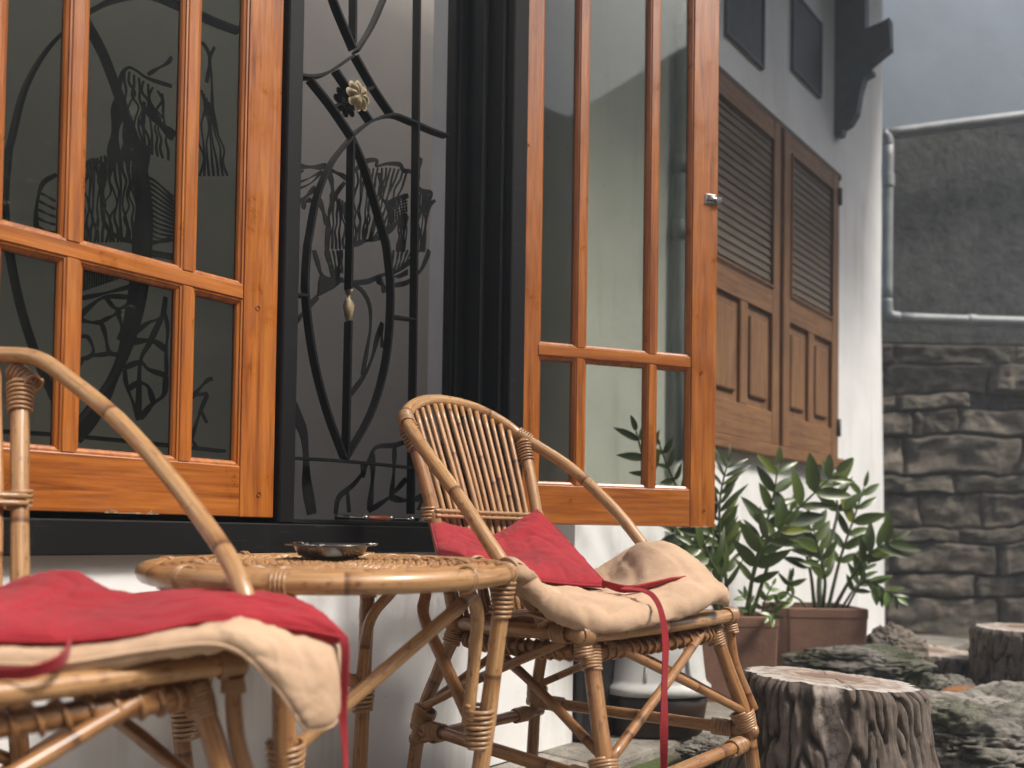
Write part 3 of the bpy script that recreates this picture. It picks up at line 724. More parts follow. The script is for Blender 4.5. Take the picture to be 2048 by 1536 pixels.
plate('grille_lotus', LB, [([(258, 128), (300, 158), (388, 166), (330, 215), (240, 262), (245, 180)], z5), ([(655, 150), (700, 130), (742, 105), (742, 140), (700, 158)], z5)])
LA = [([(610,470),(625,380),(660,345),(700,360),(760,400),(880,440)],10,z1), ([(430,850),(480,820),(540,835),(560,800),(600,740)],11,z1), ([(540,835),(525,950),(530,1130),(600,1210),(710,1245)],11,z1),
 ([(740,520),(735,640),(745,760),(735,900)],10,z1), ([(742,740),(712,900),(720,1100),(720,1340)],42,z1), ([(700,160),(690,300),(640,500),(560,700),(480,830),(380,965)],44,z2),
 ([(750,1245),(830,1235),(880,1222)],13,z1), ([(760,555),(830,640),(895,700)],30,z1), ([(620,510),(600,600),(585,750),(590,830)],34,z1), ([(690,690),(650,760),(680,820)],44,z1),
 ([(290,893),(220,940),(190,1050),(190,1165),(232,1190)],11,z1), ([(880,290),(860,320),(800,355),(760,380)],10,z1), ([(1020,215),(1050,230),(1075,300),(1060,420)],10,z1), ([(1100,240),(1075,300),(1085,400),(1090,600)],9,z1),
 ([(405,250),(520,225),(695,180)],12,z2), ([(400,352),(460,290),(540,240),(660,240)],13,z2), ([(540,240),(600,300),(690,265)],12,z2), ([(520,365),(600,325),(620,310)],11,z2), ([(600,300),(625,400),(610,460)],11,z2),
 ([(850,240),(830,340),(760,372),(690,425)],13,z2), ([(830,345),(765,480),(720,580),(710,860)],15,z2), ([(655,472),(780,465),(855,512)],18,z2), ([(640,602),(720,575),(765,612),(852,642)],15,z2), ([(640,610),(650,690),(690,800),(710,872)],11,z2),
 ([(852,642),(840,740),(780,790),(720,862)],15,z2), ([(660,712),(710,680),(760,700),(788,782)],15,z2), ([(400,355),(470,370),(520,370)],12,z2), ([(520,370),(540,430),(560,520),(600,535)],12,z2), ([(395,600),(440,550),(560,530)],12,z2), ([(415,440),(455,450),(480,520),(440,560)],10,z2),
 ([(840,300),(860,400),(852,520),(855,640)],10,z2), ([(970,770),(1060,670),(1090,660)],12,z2), ([(975,745),(1065,735)],12,z2), ([(1065,740),(1030,820),(972,995)],12,z2), ([(1030,820),(1062,885)],10,z2), ([(970,955),(1020,1025)],11,z2)]
for i in range(16): LA.append((wavy((430+18*i, 850-60*math.sin(i/5)), (425+20*i, 1240), 7, 26, i+100), 6, z1))
for i in range(9): LA.append((wavy((640+24*i, 350+16*i), (640+28*i, 740+10*i), 7, 30, i+120), 6, z1))
for i in range(12): LA.append(([(745, 900+24*i), (800, 930+26*i), (890, 1010+20*i)], 7, z1))
for i in range(5): LA.append(([(195, 980+45*i), (235, 1000+45*i), (285, 1030+40*i)], 6, z1))
for i in range(24): LA.append(([(412+12*i, 105), (410+12*i, 215-4*i)], 4, z2))
for i in range(8): LA.append((wavy((1010+12*i, 420+20*i), (1000+24*i, 900), 5, 22, i+140), 6, z1))
plate('grille_lotus', LA, [])

# stay bar lying on the sill
stay = link(bpy.data.objects.new('window_stay', None), house)
s0, zz = onwall(672, 1028, 0.055); s1 = onwall(838, 1026, 0.055)[0]; zz = HC+0.031
tube('stay_rod', [(s0, 0.055, zz), ((s0+s1)/2, 0.055, zz), (s1, 0.058, zz)], 0.0045, M_STEEL, stay, sides=8, n=6)
tube('stay_sleeve', [(s0+(s1-s0)*0.34, 0.055, zz), (s0+(s1-s0)*0.62, 0.055, zz)], 0.0068, M_ORANGE, stay, sides=10, n=2)
for t in (0.33, 0.63, 0.9): tube('stay_collar', [(s0+(s1-s0)*t-0.004, 0.055, zz), (s0+(s1-s0)*t+0.006, 0.055, zz)], 0.0085, M_CHROME, stay, sides=10, n=2)
tube('stay_cap', [(s0, 0.055, zz), (s0+(s1-s0)*0.13, 0.055, zz)], 0.0066, M_BLKPL, stay, sides=10, n=2)

# shutters on the set-back wall ------------------------------------
SY = SETB
def shutter(s0, s1, label):
    S = link(bpy.data.objects.new('shutter', None), house); S['label'] = label
    z0, z1, zm = HC+0.435, HC+1.955, HC+1.10
    st = 0.075; T = -0.03
    for a, b in ((s0, s0+st), (s1-st, s1)): box('stile', a, b, SY+T-0.012, SY-0.012, z0, z1, M_SHUTV, S, 0.003)
    for a, b in ((z0, z0+0.15), (zm-0.06, zm+0.06), (z1-0.09, z1)): box('rail', s0+st, s1-st, SY+T-0.010, SY-0.014, a, b, M_SHUTH, S, 0.003)
    x0, x1 = s0+st, s1-st
    a, b = zm+0.06, z1-0.09; n = 19
    bm0 = bmesh.new(); add_box(bm0, 0, x1-x0-0.012, -0.024, 0.024, -0.003, 0.003); me = bpy.data.meshes.new('louvre'); bm0.to_mesh(me); bm0.free(); me.materials.append(M_LOUV)
    for i in range(n):
        o = link(bpy.data.objects.new('louvre', me), S); zc = a+(b-a)*(i+0.5)/n
        o.matrix_local = Matrix.Translation((x0+0.006, SY-0.028, zc)) @ Matrix.Rotation(math.radians(79), 4, 'X')
    box('louvre_back', x0, x1, SY-0.011, SY-0.006, a, b, M_LOUV, S)
    for q in ((x0, x0+0.012, a, b), (x1-0.012, x1, a, b), (x0+0.012, x1-0.012, a, a+0.012), (x0+0.012, x1-0.012, b-0.012, b)):
        box('bead', q[0], q[1], SY-0.050, SY-0.040, q[2], q[3], M_SHUTV, S, 0.002)
    a, b = z0+0.15, zm-0.06; xm = (x0+x1)/2
    box('muntin', xm-0.035, xm+0.035, SY+T-0.009, SY-0.014, a, b, M_SHUTV, S, 0.003)
    for p, q in ((x0, xm-0.035), (xm+0.035, x1)):
        box('panel', p+0.0005, q-0.0005, SY-0.022, SY-0.012, a+0.0005, b-0.0005, M_SHUTV, S)
        bm = bmesh.new(); add_box(bm, p+0.035, q-0.035, SY-0.036, SY-0.0225, a+0.045, b-0.045, 0.010, 2); bm_obj('raised_field', bm, M_SHUTV, S)
sm = 3.466
for z_ in (HC+0.55, HC+1.80):
    tube('shutter_hinge', [(4.188, SETB-0.050, z_), (4.188, SETB-0.050, z_+0.09)], 0.011, M_VENT, house, n=2)
shutter(sm+0.022, 4.185, 'weathered brown shutter nearer the house corner'); shutter(2.72, sm-0.022, 'weathered brown shutter nearer the open window')
sf = link(bpy.data.objects.new('shutter_frame', None), house)
box('side', 4.19, 4.255, SY-0.022, SY, HC+0.435, HC+1.96, M_SHUTV, sf, 0.003)
box('side', 2.64, 2.715, SY-0.022, SY, HC+0.435, HC+1.96, M_SHUTV, sf, 0.003)
box('meeting_post', sm-0.018, sm+0.018, SY-0.018, SY, HC+0.435, HC+1.96, M_SHUTV, sf)
box('sill', 2.60, 4.265, SY-0.060, SY, HC+0.375, HC+0.430, M_SHUTH, sf, 0.004)
box('head', 2.60, 4.265, SY-0.030, SY, HC+1.963, HC+1.995, M_LOUV, sf, 0.004)
# vents
for q in ([(1450, -60), (1520, 115)], [(1583, 20), (1636, 180)]):
    s0 = onwall(q[0][0], 60, SY)[0]; s1 = onwall(q[1][0], 100, SY)[0]; xm = (q[0][0]+q[1][0])/2
    zt = onwall(xm, q[0][1], SY)[1]; zb = onwall(xm, q[1][1]-15, SY)[1]
    V_ = link(bpy.data.objects.new('wall_vent', None), house)
    box('vent_panel', s0, s1, SY-0.012, SY-0.002, zb, zt, M_VENT, V_)
    for a in ((s0-0.014, s0, zb-0.014, zt+0.014), (s1, s1+0.014, zb-0.014, zt+0.014), (s0, s1, zb-0.014, zb), (s0, s1, zt, zt+0.014)): box('vent_frame', a[0], a[1], SY-0.020, SY, a[2], a[3], M_DARKP, V_, 0.002)
# eave bracket: a carved board standing out from the wall at its far end
def bracket():
    s_b = onwall(1672, 200, SY)[0]; Q = A0+WD*s_b
    def P(x, y):
        d = ray(x, y); k = Q.dot(WD)/d.dot(WD); p = Vector((0, 0, HC))+d*k; return ((p-A0).dot(-ND), p.z)
    out = [(1671, -330), (1735, -330), (1734, 62), (1768, 48), (1782, 40), (1784, 100), (1768, 112), (1737, 138), (1748, 143), (1748, 149), (1732, 158), (1723, 188), (1717, 228), (1704, 250), (1690, 259), (1687, 272), (1674, 275), (1671, 262)]
    q = [P(*p) for p in out]; n = len(q)
    q = [(min(y, SY-0.002), z) for y, z in q]
    V = [(s_b-0.03, y, z) for y, z in q]+[(s_b+0.03, y, z) for y, z in q]
    bm = bmesh.new(); vv = [bm.verts.new(v) for v in V]
    bm.faces.new(vv[:n]); bm.faces.new(vv[n:][::-1])
    for i in range(n): bm.faces.new((vv[i], vv[n+i], vv[n+(i+1) % n], vv[(i+1) % n]))
    bmesh.ops.recalc_face_normals(bm, faces=bm.faces); bmesh.ops.triangulate(bm, faces=[f for f in bm.faces if len(f.verts) > 4])
    bm_obj('eave_bracket', bm, M_DARKP, house)
bracket()
sp_ = onwall(1363, 200, SY-0.04)[0]
dp = link(bpy.data.objects.new('downpipe', None), house)
tube('pipe', [(sp_, SY-0.035, 0.9), (sp_, SY-0.035, 3.6)], 0.024, M_PVC, dp, n=4, sides=14)
for z in (HC+1.16, HC+1.42, HC+2.0): tube('collar', [(sp_, SY-0.035, z), (sp_, SY-0.035, z+0.07)], 0.030, M_PVC, dp, n=2, sides=14)
tube('pipe', [(sp_+0.005, SY-0.03, 0.0), (sp_+0.005, SY-0.03, 0.9)], 0.02, M_WHITE, dp, n=4, sides=14)

# ------------------------------------------------------------------ rattan chairs
def chair(k, ox, yaw, label, far_arm=None, post=(.160, .452)):
    Mx = Matrix.Translation(ox) @ Matrix.Rotation(HROT+yaw, 4, 'Z')
    C = empty('rattan_chair', Mx, label, 'chair', 'rattan chairs beside the table')
    def P(a, q, v): return Vector((a*k, q*k, HC+v*k))
    gz = -HC/k
    R1 = 0.0128 if k > 0.87 else 0.0112
    fl, fr_, bl, br = P(-.265, .0, -.182), P(.265, .0, -.182), P(-.165, .45, -.205), P(.165, .45, -.205)
    tube('front_rail', [P(-.305, 0, -.182), P(0, -.012, -.183), P(.305, 0, -.182)], R1*1.08, M_RAT, C, knots=0.06, rough=0.05)
    for s in (-1, 1): tube('side_rail', [P(s*.262, .012, -.184), P(s*.235, .22, -.194), P(s*.162, .45, -.205)], R1, M_RAT, C, knots=0.06, rough=0.05)
    tube('back_rail', [P(-.19, .445, -.205), P(0, .465, -.207), P(.19, .445, -.205)], R1, M_RAT, C, knots=0.05)
    # hoop: arms and back in one bent pole
    side = [(.262, .105, -.170), (.278, .165, -.100), (.283, .225, -.035), (.280, .325, .070), (.262, .455, .180), (.212, .575, .262)]
    if far_arm:
        iv = Mx.inverted(); side = []
        for p in far_arm: l = iv @ p; side.append((l.x/k, l.y/k, (l.z-HC)/k))
    topc = [(.165, .612, .302), (.09, .634, .330), (0, .640, .338)]
    R_ = side+topc; Lh = [(-a, q, v) for a, q, v in R_[:-1]][::-1]
    hoop = [P(*p) for p in R_+Lh]
    tube('hoop', hoop, R1*1.06, M_RAT, C, n=110, knots=0.05, rough=0.03, sides=14)
    # back posts run down into the rear legs
    for s in (-1, 1):
        tube('back_post', [P(s*post[0], post[1], -.21), P(s*.188, .50, .03), P(s*.208, .572, .255)], R1*1.08, M_RATD if s < 0 else M_RAT, C, knots=0.06, rough=0.05)
        binding(P(s*.202, .553, .195), P(s*.209, .573, .25), R1*1.28, R1*1.5, C, 7, 0.0026)
        d = (P(s*.165, .612, .302)-P(s*.262, .455, .180)).normalized(); c = P(s*.214, .573, .261)
        binding(c-d*0.020, c+d*0.020, R1*1.22, R1*1.25, C, 6, 0.0028)
    # slats
    n = 15; tops = []
    for i in range(n):
        a = -.178+.356*i/(n-1); t = 1-(abs(a)/.212)**2.2; jit = 0.004*noise.noise(Vector((i*3.1, k, 0)))
        top = P(a+jit, .585+.045*t, .258+.070*t); bot = P(a*.80+jit, .452, -.20); mid = top.lerp(bot, 0.5)+Vector((jit, -0.010, 0))
        tops.append((top, bot)); tube('slat', [top, mid, bot], 0.0060*random.uniform(0.88, 1.12), M_RATL, C, sides=8, n=14, knots=0.10, rough=0.06)
    # cross band tied over the slats
    def band(v, a): 
        t = (v+.205)/(.262+.205); return P(a, .452+.127*t+.012*(1-(a/.19)**2)-.02, v)
    for dv in (-.006, .006):
        for off in (-0.0105, 0.0105):
            tube('cross_band', [band(.045+dv, a)+Vector((0, off, 0)) for a in (-.195, -.1, 0, .1, .195)], 0.0042, M_WRAP, C, sides=6, n=20)
    for i, (tp, bt) in enumerate(tops):
        t = (HC+.045*k-bt.z)/(tp.z-bt.z); c = bt.lerp(tp, t)
        tube('tie', [c+Vector((0.007*math.cos(q_), 0.0135*math.sin(q_)-0.004, 0.010*math.cos(q_*1.0+0.6))) for q_ in [j*2*math.pi/10 for j in range(10)]], 0.0021, M_WRAP, C, sides=5, raw=True, closed=True)
    for s in (-1, 1):
        c = P(s*.192, .512, .045); binding(c-Vector((0, 0, .014)), c+Vector((0, 0, .014)), R1*1.25, R1*1.25, C, 4, 0.0032)
    # seat: rolled wicker under the rails, and slats
    roll = [P(-.235, .03, -.222), P(0, .018, -.224), P(.235, .03, -.222), P(.215, .22, -.232), P(.15, .42, -.240), P(0, .435, -.241), P(-.15, .42, -.240), P(-.215, .22, -.232), P(-.235, .03, -.222)]
    rr = catmull(roll, 220); V, Fc, U = tube_data(rr, 0.0135, sides=8, raw=True); mesh_obj('seat_roll', V, Fc, M_RATD, C, True, U)
    hp = []
    nt_ = 62*8
    for i in range(nt_+1):
        u = i/nt_*(len(rr)-1.001); j = int(u); p = rr[j].lerp(rr[j+1], u-j); t = (rr[j+1]-rr[j]).normalized(); n1 = t.cross(Vector((0, 0, 1))).normalized(); n2 = t.cross(n1)
        an = 2*math.pi*i/8; hp.append(p+(n1*math.cos(an)+n2*math.sin(an))*0.0155)
    tube('seat_roll_wrap', hp, 0.0034, M_RATD, C, sides=5, raw=True)
    for i in range(9):
        q = .05+.38*i/8; h = .245-.10*(q/.45)**1.5; tube('seat_slat', [P(-h, q, -.192), P(h, q, -.192)], 0.008, M_RATD, C, n=3, sides=8)
    # legs, lashings, stretchers, braces
    legs = {}
    for sx, sy, top in ((-1, -1, (-.245, .02, -.190)), (1, -1, (.245, .03, -.190)), (-1, 1, (-.162, .44, -.205)), (1, 1, (.162, .44, -.205))):
        a, q, v = top
        lo = P(a+sx*.045, q+sy*.075, -.435); ft = P(a+sx*.060, q+sy*.100, gz)
        tube('leg', [P(*top), P(a+sx*.024, q+sy*.04, -.315), lo, ft], R1*1.12, M_RATD, C, knots=0.07, rough=0.05, n=30)
        legs[(sx, sy)] = (P(*top), lo, ft)
        b0, b1 = P(a+sx*.003, q+sy*.004, -.205), P(a+sx*.010, q+sy*.016, -.250); binding(b0, b1, R1*1.32, R1*1.3, C, 8, 0.0028)
        b0, b1 = P(a+sx*.038, q+sy*.063, -.400), P(a+sx*.046, q+sy*.077, -.442); binding(b0, b1, R1*1.85, R1*1.40, C, 8, 0.0030)
    for A_, B_, nm in (((-1, -1), (1, -1), 0), ((-1, 1), (1, 1), 0), ((-1, -1), (-1, 1), 1), ((1, -1), (1, 1), 1)):
        a, b = legs[A_][1].copy(), legs[B_][1].copy(); dz = Vector((0, 0, -0.006 if nm else -0.030)); d = (b-a).normalized()
        tube('stretcher', [a+dz-d*0.02, b+dz+d*0.02], R1*0.98, M_RATD, C, knots=0.06, n=14)
        for p, dd in ((a, d), (b, -d)): binding(p+dz+dd*0.03, p+dz+dd*0.075, R1*1.2, R1*1.2, C, 8, 0.0028)
        # crossed braces, each from a top corner to the opposite lashing
        ta, tb = legs[A_][0], legs[B_][0]; la, lb = a+Vector((0, 0, 0.045)), b+Vector((0, 0, 0.045))
        out = Vector((0, 0, 1)).cross(d).normalized()
        for p, q_, sg in ((ta, lb, 1), (tb, la, -1)):
            e = (q_-p); e.z = 0; tube('brace', [p+e*0.10+out*sg*0.010+Vector((0, 0, -0.012)), p.lerp(q_, 0.5)+out*sg*0.012, q_-e*0.015+out*sg*0.004+Vector((0, 0, -0.012))], 0.0088, M_RATD, C, knots=0.08, n=14)
    for s in (-1, 1):
        lo = legs[(s, -1)][1]
        if s > 0: tube('corner_strut', [P(s*.288, .0, -.20), P(s*.292, -.012, -.29), lo+Vector((s*0.018, -0.006, 0.035))], 0.0095, M_RATD, C, knots=0.07, n=14)
        c = P(s*.285, 0, -.182); binding(c+Vector((-0.016, 0, 0)), c+Vector((0.016, 0, 0)), R1*1.25, R1*1.25, C, 6, 0.0028)
        binding(P(s*.288, 0, -.200), P(s*.289, -.003, -.222), R1*1.0, R1*1.1, C, 4, 0.0028)
        c = P(s*.262, .07, -.186); d_ = Vector((0, 0.016, 0)); binding(c-d_, c+d_, R1*1.2, R1*1.2, C, 5, 0.0028)
        c = P(side[0][0]*s, side[0][1], side[0][2]+.012); binding(c-Vector((0, 0, .012)), c+Vector((0, 0.012, .012)), R1*1.3, R1*1.25, C, 4, 0.003)
    return C
k1, k2 = 0.84, 0.90
P3a = Vector((-0.39, 1.15, 0))*k1; P2b, P3b = Vector((0.154, 1.58, 0))*k2, Vector((0.49, 2.0, 0))*k2
o1 = P3a-WD*0.27*k1; o2 = Vector((0.29, 1.592, 0))
ch1 = chair(k1, o1, 0.0, 'rattan armchair with its red cushion lying flat, beige pad flopping over the front',
            [at(505, 1255, 1.0), at(487, 1182, 1.01), at(458, 1120, 1.035), at(420, 1060, 1.062), at(332, 945, 1.115), at(236, 840, 1.17), at(150, 768, 1.205), at(72, 716, 1.232)], (.175, .44))
ch2 = chair(k2, o2, 0.0, 'rattan armchair under the open window leaf, red cushion propped against its slats')

# ------------------------------------------------------------------ rattan table
TZ, TCZ = 1.36, None
tc = at(668, 1121, TZ); TR = 364/F_PX*TZ; tz = tc.z
TM = Matrix.Translation((tc.x, tc.y, 0))
T = empty('rattan_table', TM, 'round rattan table with a woven top between two chairs', 'table')
TILT = Matrix.Translation((0, 0, tz)) @ Matrix.Rotation(math.radians(1.2), 4, 'X')
def circ(r, z, n=96, ph=0.0): return [TILT @ Vector((r*math.cos(2*math.pi*i/n+ph), r*math.sin(2*math.pi*i/n+ph), z)) for i in range(n)]
V, Fc, U = tube_data(circ(TR-0.015, -0.015), 0.0150, sides=14, raw=True, closed=True, rough=0.04, knots=0.04); mesh_obj('rim', V, Fc, M_RAT, T, True, U)
for r, z, q in ((TR-0.040, -0.008, .0075), (TR-0.054, -0.006, .0065), (TR-0.067, -0.005, .006)):
    V, Fc, U = tube_data(circ(r, z, 96, r*9), q, sides=8, raw=True, closed=True, rough=0.06, knots=0.06); mesh_obj('top_ring', V, Fc, M_RATL, T, True, U)
nsp = 44
for i in range(nsp):
    a = 2*math.pi*i/nsp; d = Vector((math.cos(a), math.sin(a), 0))
    tube('spoke', [TILT @ (d*(0.02 if i % 4 == 0 else 0.09)+Vector((0, 0, -0.009))), TILT @ (d*(TR-0.03)+Vector((0, 0, -0.010)))], 0.0032, M_RATL, T, n=2, sides=6)
r = TR-0.078; par = 0
while r > 0.02:
    nn_ = 132; pts = []
    for i in range(nn_):
        a = 2*math.pi*i/nn_; pts.append(TILT @ Vector((r*math.cos(a), r*math.sin(a), -0.0075+0.0042*math.cos(a*nsp/2+par*math.pi))))
    V, Fc, U = tube_data(pts, 0.0041, sides=6, raw=True, closed=True); mesh_obj('woven_strand', V, Fc, M_RATL if par % 3 else M_WRAP, T, True, U)
    r -= 0.0098; par += 1
for i in range(30):                                            # looped edging, knots between rim and weave
    a = 2*math.pi*i/30; d = Vector((math.cos(a), math.sin(a), 0)); t = Vector((-d.y, d.x, 0))
    tube('edge_loop', [TILT @ (d*(TR-0.070)-t*0.012+Vector((0, 0, -0.005))), TILT @ (d*(TR-0.082)+Vector((0, 0, 0.0005))), TILT @ (d*(TR-0.098)+t*0.014+Vector((0, 0, -0.006)))], 0.0032, M_WRAP, T, n=8, sides=6)
legA = [math.radians(x) for x in (-92, -2, 88, 176)]
lg = []
for a in legA:
    d = Vector((math.cos(a), math.sin(a), 0)); top = TILT @ (d*(TR-0.018)+Vector((0, 0, -0.03))); low = d*(TR-0.085)
    tube('leg', [top, top.lerp(low, 0.5)+d*0.004, low], 0.0140, M_RATD if abs(a) > 1.0 else M_RAT, T, knots=0.07, rough=0.05)
    lash = top.lerp(low, (tz-0.315)/tz); lg.append((d, top, lash, low))
    ax = (low-top).normalized()
    binding(top-ax*0.006, top+ax*0.055, 0.0170, 0.0160, T, 8, 0.0030)
    binding(lash-ax*0.03-d*0.010, lash+ax*0.035-d*0.006, 0.0240, 0.0185, T, 8, 0.0034)
    t = Vector((-d.y, d.x, 0)); c = TILT @ (d*(TR-0.017)+Vector((0, 0, -0.017)))
    tube('binding', helix_pts(c-t*0.011, c+t*0.011, 0.0175, 0.0175, 4, 16), 0.0024, M_WRAP, T, sides=6, raw=True)
for a in (-0.62, -2.15, 0.6, 2.4):
    d = Vector((math.cos(a), math.sin(a), 0)); t = Vector((-d.y, d.x, 0)); c = TILT @ (d*(TR-0.019)+Vector((0, 0, -0.015)))
    tube('binding', helix_pts(c-t*0.006, c+t*0.006, 0.0180, 0.0180, 2, 16), 0.0024, M_WRAP, T, sides=6, raw=True)
for i in range(4):                                             # arched braces from each leg to the next
    for sgn in ((1,) if i != 0 else (1,)):
        d0, t0, l0, _ = lg[i]; d1, t1, l1, _ = lg[(i-1) % 4]
        def onr(f, z, rr=TR-0.052):
            a0 = math.atan2(d0.y, d0.x); a1 = math.atan2(d1.y, d1.x); da = (a1-a0+math.pi) % (2*math.pi)-math.pi
            a = a0+da*f; return TILT @ Vector((rr*math.cos(a), rr*math.sin(a), z))
        pts = [l0-d0*0.026, l0.lerp(t0, 0.55)-d0*0.030+(onr(0.1, 0)-onr(0, 0))*0.3, onr(0.13, -0.075), onr(0.21, -0.047), onr(0.33, -0.062), onr(0.42, -0.105, TR-0.09)]
        end = l1-d1*0.024+Vector((0, 0, 0.01)); pts += [pts[-1].lerp(end, 0.5), end]
        tube('arched_brace', pts, 0.0105, M_RATD if i in (2, 3) else M_RAT, T, n=60, knots=0.07, rough=0.04, sides=12)
# loose strip of binding hanging behind the left leg
cl = at(300, 1195, 1.30)
ribbon('loose_binding', [Vector(p)-Vector((tc.x, tc.y, 0)) for p in (at(335, 1160, 1.36), at(345, 1175, 1.37), at(318, 1182, 1.36), at(268, 1188, 1.34), at(254, 1200, 1.32), at(262, 1212, 1.32))], 0.0065, M_WRAP, T, n=30)

# ashtray on the table
pa = at(662, 1106, 1.42); AM = Matrix.Translation((pa.x, pa.y, tz+0.0035)) @ Matrix.Rotation(math.radians(1.0), 4, 'X')
d_ = ray(662, 1106); AT = empty('ashtray', AM, 'stainless steel ashtray dish on the woven table top', 'ashtray')
ad = lathe('dish', [(0.0, 0.0), (0.044, 0.0005), (0.053, 0.004), (0.057, 0.011), (0.060, 0.0175), (0.0605, 0.0185), (0.0745, 0.0205), (0.0755, 0.0212), (0.0745, 0.0219), (0.060, 0.0200), (0.058, 0.0185), (0.053, 0.007), (0.047, 0.0035), (0.0, 0.003)], M_STEEL, AT, 64)
for i in range(3):
    a = 2*math.pi*i/3+0.5; d = Vector((math.cos(a), math.sin(a), 0)); t = Vector((-d.y, d.x, 0))
    V = []; Fc = []
    for u in range(5):
        for v in range(5):
            x = 0.058+0.022*u/4; y = -0.008+0.016*v/4; V.append(d*x+t*y+Vector((0, 0, 0.0225-0.004*math.sin(math.pi*v/4))))
    for u in range(4):
        for v in range(4): Fc.append((u*5+v, u*5+v+1, (u+1)*5+v+1, (u+1)*5+v))
    o = mesh_obj('rest', V, Fc, M_STEEL, AT, True); md = o.modifiers.new('thick', 'SOLIDIFY'); md.thickness = 0.0012

# ------------------------------------------------------------------ cushions
def ctl(rows, dy=0.0, up=0): return [[at(p[0], p[1]-up, p[2]+dy) for p in r] for r in rows]
c2 = pad('seat_pad', ctl([
 [(960,1150,1.72),(1020,1150,1.78),(1090,1150,1.86),(1160,1150,1.94),(1215,1145,2.0),(1255,1152,2.04)],
 [(965,1150,1.60),(1050,1172,1.66),(1130,1180,1.74),(1212,1178,1.85),(1268,1108,1.93),(1335,1138,2.02)],
 [(985,1130,1.50),(1065,1182,1.54),(1160,1194,1.62),(1248,1182,1.76),(1315,1096,1.84),(1400,1140,1.93)],
 [(1010,1116,1.43),(1075,1188,1.45),(1180,1215,1.49),(1292,1198,1.62),(1372,1146,1.75),(1432,1165,1.80)],
 [(1030,1125,1.40),(1092,1203,1.40),(1200,1240,1.42),(1320,1220,1.55),(1425,1185,1.67),(1455,1197,1.72)],
 [(1045,1150,1.41),(1103,1228,1.41),(1207,1258,1.43),(1325,1243,1.56),(1420,1204,1.68),(1446,1208,1.72)]], -0.012), 0.016, M_BEIGE, None, nu=100, nv=72, wr=0.0042, wf=11, seed=2, gather=0.0014, pinch=0.12)
tag(c2, 'beige seat pad curled up at one side, on the chair under the open window leaf', 'cushion')
ribbon('strap', [at(1000, 1235, 1.50), at(1060, 1228, 1.45), at(1110, 1240, 1.40)], 0.03, M_BEIGE, c2, 0.004)
r2 = pad('red_cushion', ctl([
 [(860,1038,1.78),(925,1062,1.84),(985,1072,1.87),(1030,1047,1.89),(1074,1020,1.91)],
 [(868,1075,1.70),(930,1092,1.74),(1000,1100,1.78),(1070,1088,1.82),(1127,1073,1.85)],
 [(878,1108,1.62),(950,1120,1.64),(1030,1128,1.68),(1105,1122,1.73),(1172,1124,1.77)],
 [(890,1140,1.53),(960,1148,1.54),(1050,1158,1.57),(1140,1168,1.62),(1218,1173,1.66)]], -0.012), 0.017, M_RED, None, nu=72, nv=56, wr=0.0042, wf=15, seed=5, pinch=0.22, tuft=0.014)
tag(r2, 'crimson cushion propped against the chair slats with a long tie', 'cushion')
ribbon('corner_fold', [at(1205, 1166, 1.62), at(1250, 1178, 1.57), at(1300, 1172, 1.60), at(1340, 1162, 1.64), at(1368, 1156, 1.68)], lambda t: 0.012+0.026*math.sin(math.pi*min(1, t*1.1))*t, M_RED, r2, 0.003, side=(0.3, -0.6, 0.55))
ribbon('tie', [at(1245, 1176, 1.56), at(1290, 1182, 1.515), at(1312, 1200, 1.49), at(1325, 1235, 1.445), at(1331, 1290, 1.43), at(1329, 1360, 1.43), at(1328, 1440, 1.43), at(1328, 1570, 1.43)], lambda t: 0.0125-0.003*math.sin(t*7), M_RED, r2, 0.0016, n=60, twist=lambda t: 0.9*math.sin(t*8)*t, side=(1, 0.2, 0.3))
c1 = pad('seat_pad', ctl([
 [(-150,1235,1.06),(100,1230,1.10),(300,1236,1.12),(440,1197,1.13),(500,1184,1.13),(540,1200,1.12)],
 [(-150,1262,.98),(100,1262,1.0),(300,1254,1.03),(480,1226,1.05),(600,1256,1.05),(656,1290,1.04)],
 [(-150,1290,.90),(100,1295,.92),(300,1270,.95),(500,1246,.98),(640,1292,.99),(682,1380,.99)],
 [(-150,1308,.84),(100,1316,.86),(300,1288,.90),(480,1268,.93),(600,1335,.95),(668,1448,.96)],
 [(-150,1322,.81),(100,1328,.83),(300,1300,.87),(450,1292,.90),(540,1362,.92),(612,1462,.935)]]), 0.014, M_BEIGE, None, nu=90, nv=56, wr=0.0036, wf=12, seed=9, gather=0.0010, pinch=0.12)
tag(c1, 'beige seat pad drooping over the front corner of the chair, under a flat red cushion', 'cushion')
ribbon('strap', [at(452, 1190, 1.08), at(470, 1172, 1.055), at(500, 1180, 1.06), at(524, 1198, 1.07)], 0.012, M_BEIGE, c1, 0.004)
r1 = pad('red_cushion', ctl([
 [(-150,1215,1.02),(-20,1205,1.04),(60,1166,1.05),(135,1153,1.06),(235,1208,1.07),(400,1206,1.07),(560,1212,1.05),(640,1244,1.03)],
 [(-150,1225,.96),(-20,1218,.98),(60,1198,.99),(150,1200,1.0),(250,1220,1.01),(410,1208,1.02),(580,1224,1.02),(672,1264,1.01)],
 [(-150,1250,.89),(-20,1248,.90),(60,1245,.915),(150,1250,.93),(260,1243,.95),(420,1224,.97),(600,1247,.985),(690,1277,.99)],
 [(-150,1282,.83),(-20,1285,.835),(60,1287,.845),(140,1287,.855),(280,1272,.875),(420,1246,.92),(590,1262,.955),(693,1282,.985)]], 0, 5), 0.014, M_RED, None, nu=90, nv=48, wr=0.0045, wf=17, seed=13, pinch=0.2, tuft=0.006)
tag(r1, 'crimson cushion lying flat on the drooping beige pad', 'cushion')
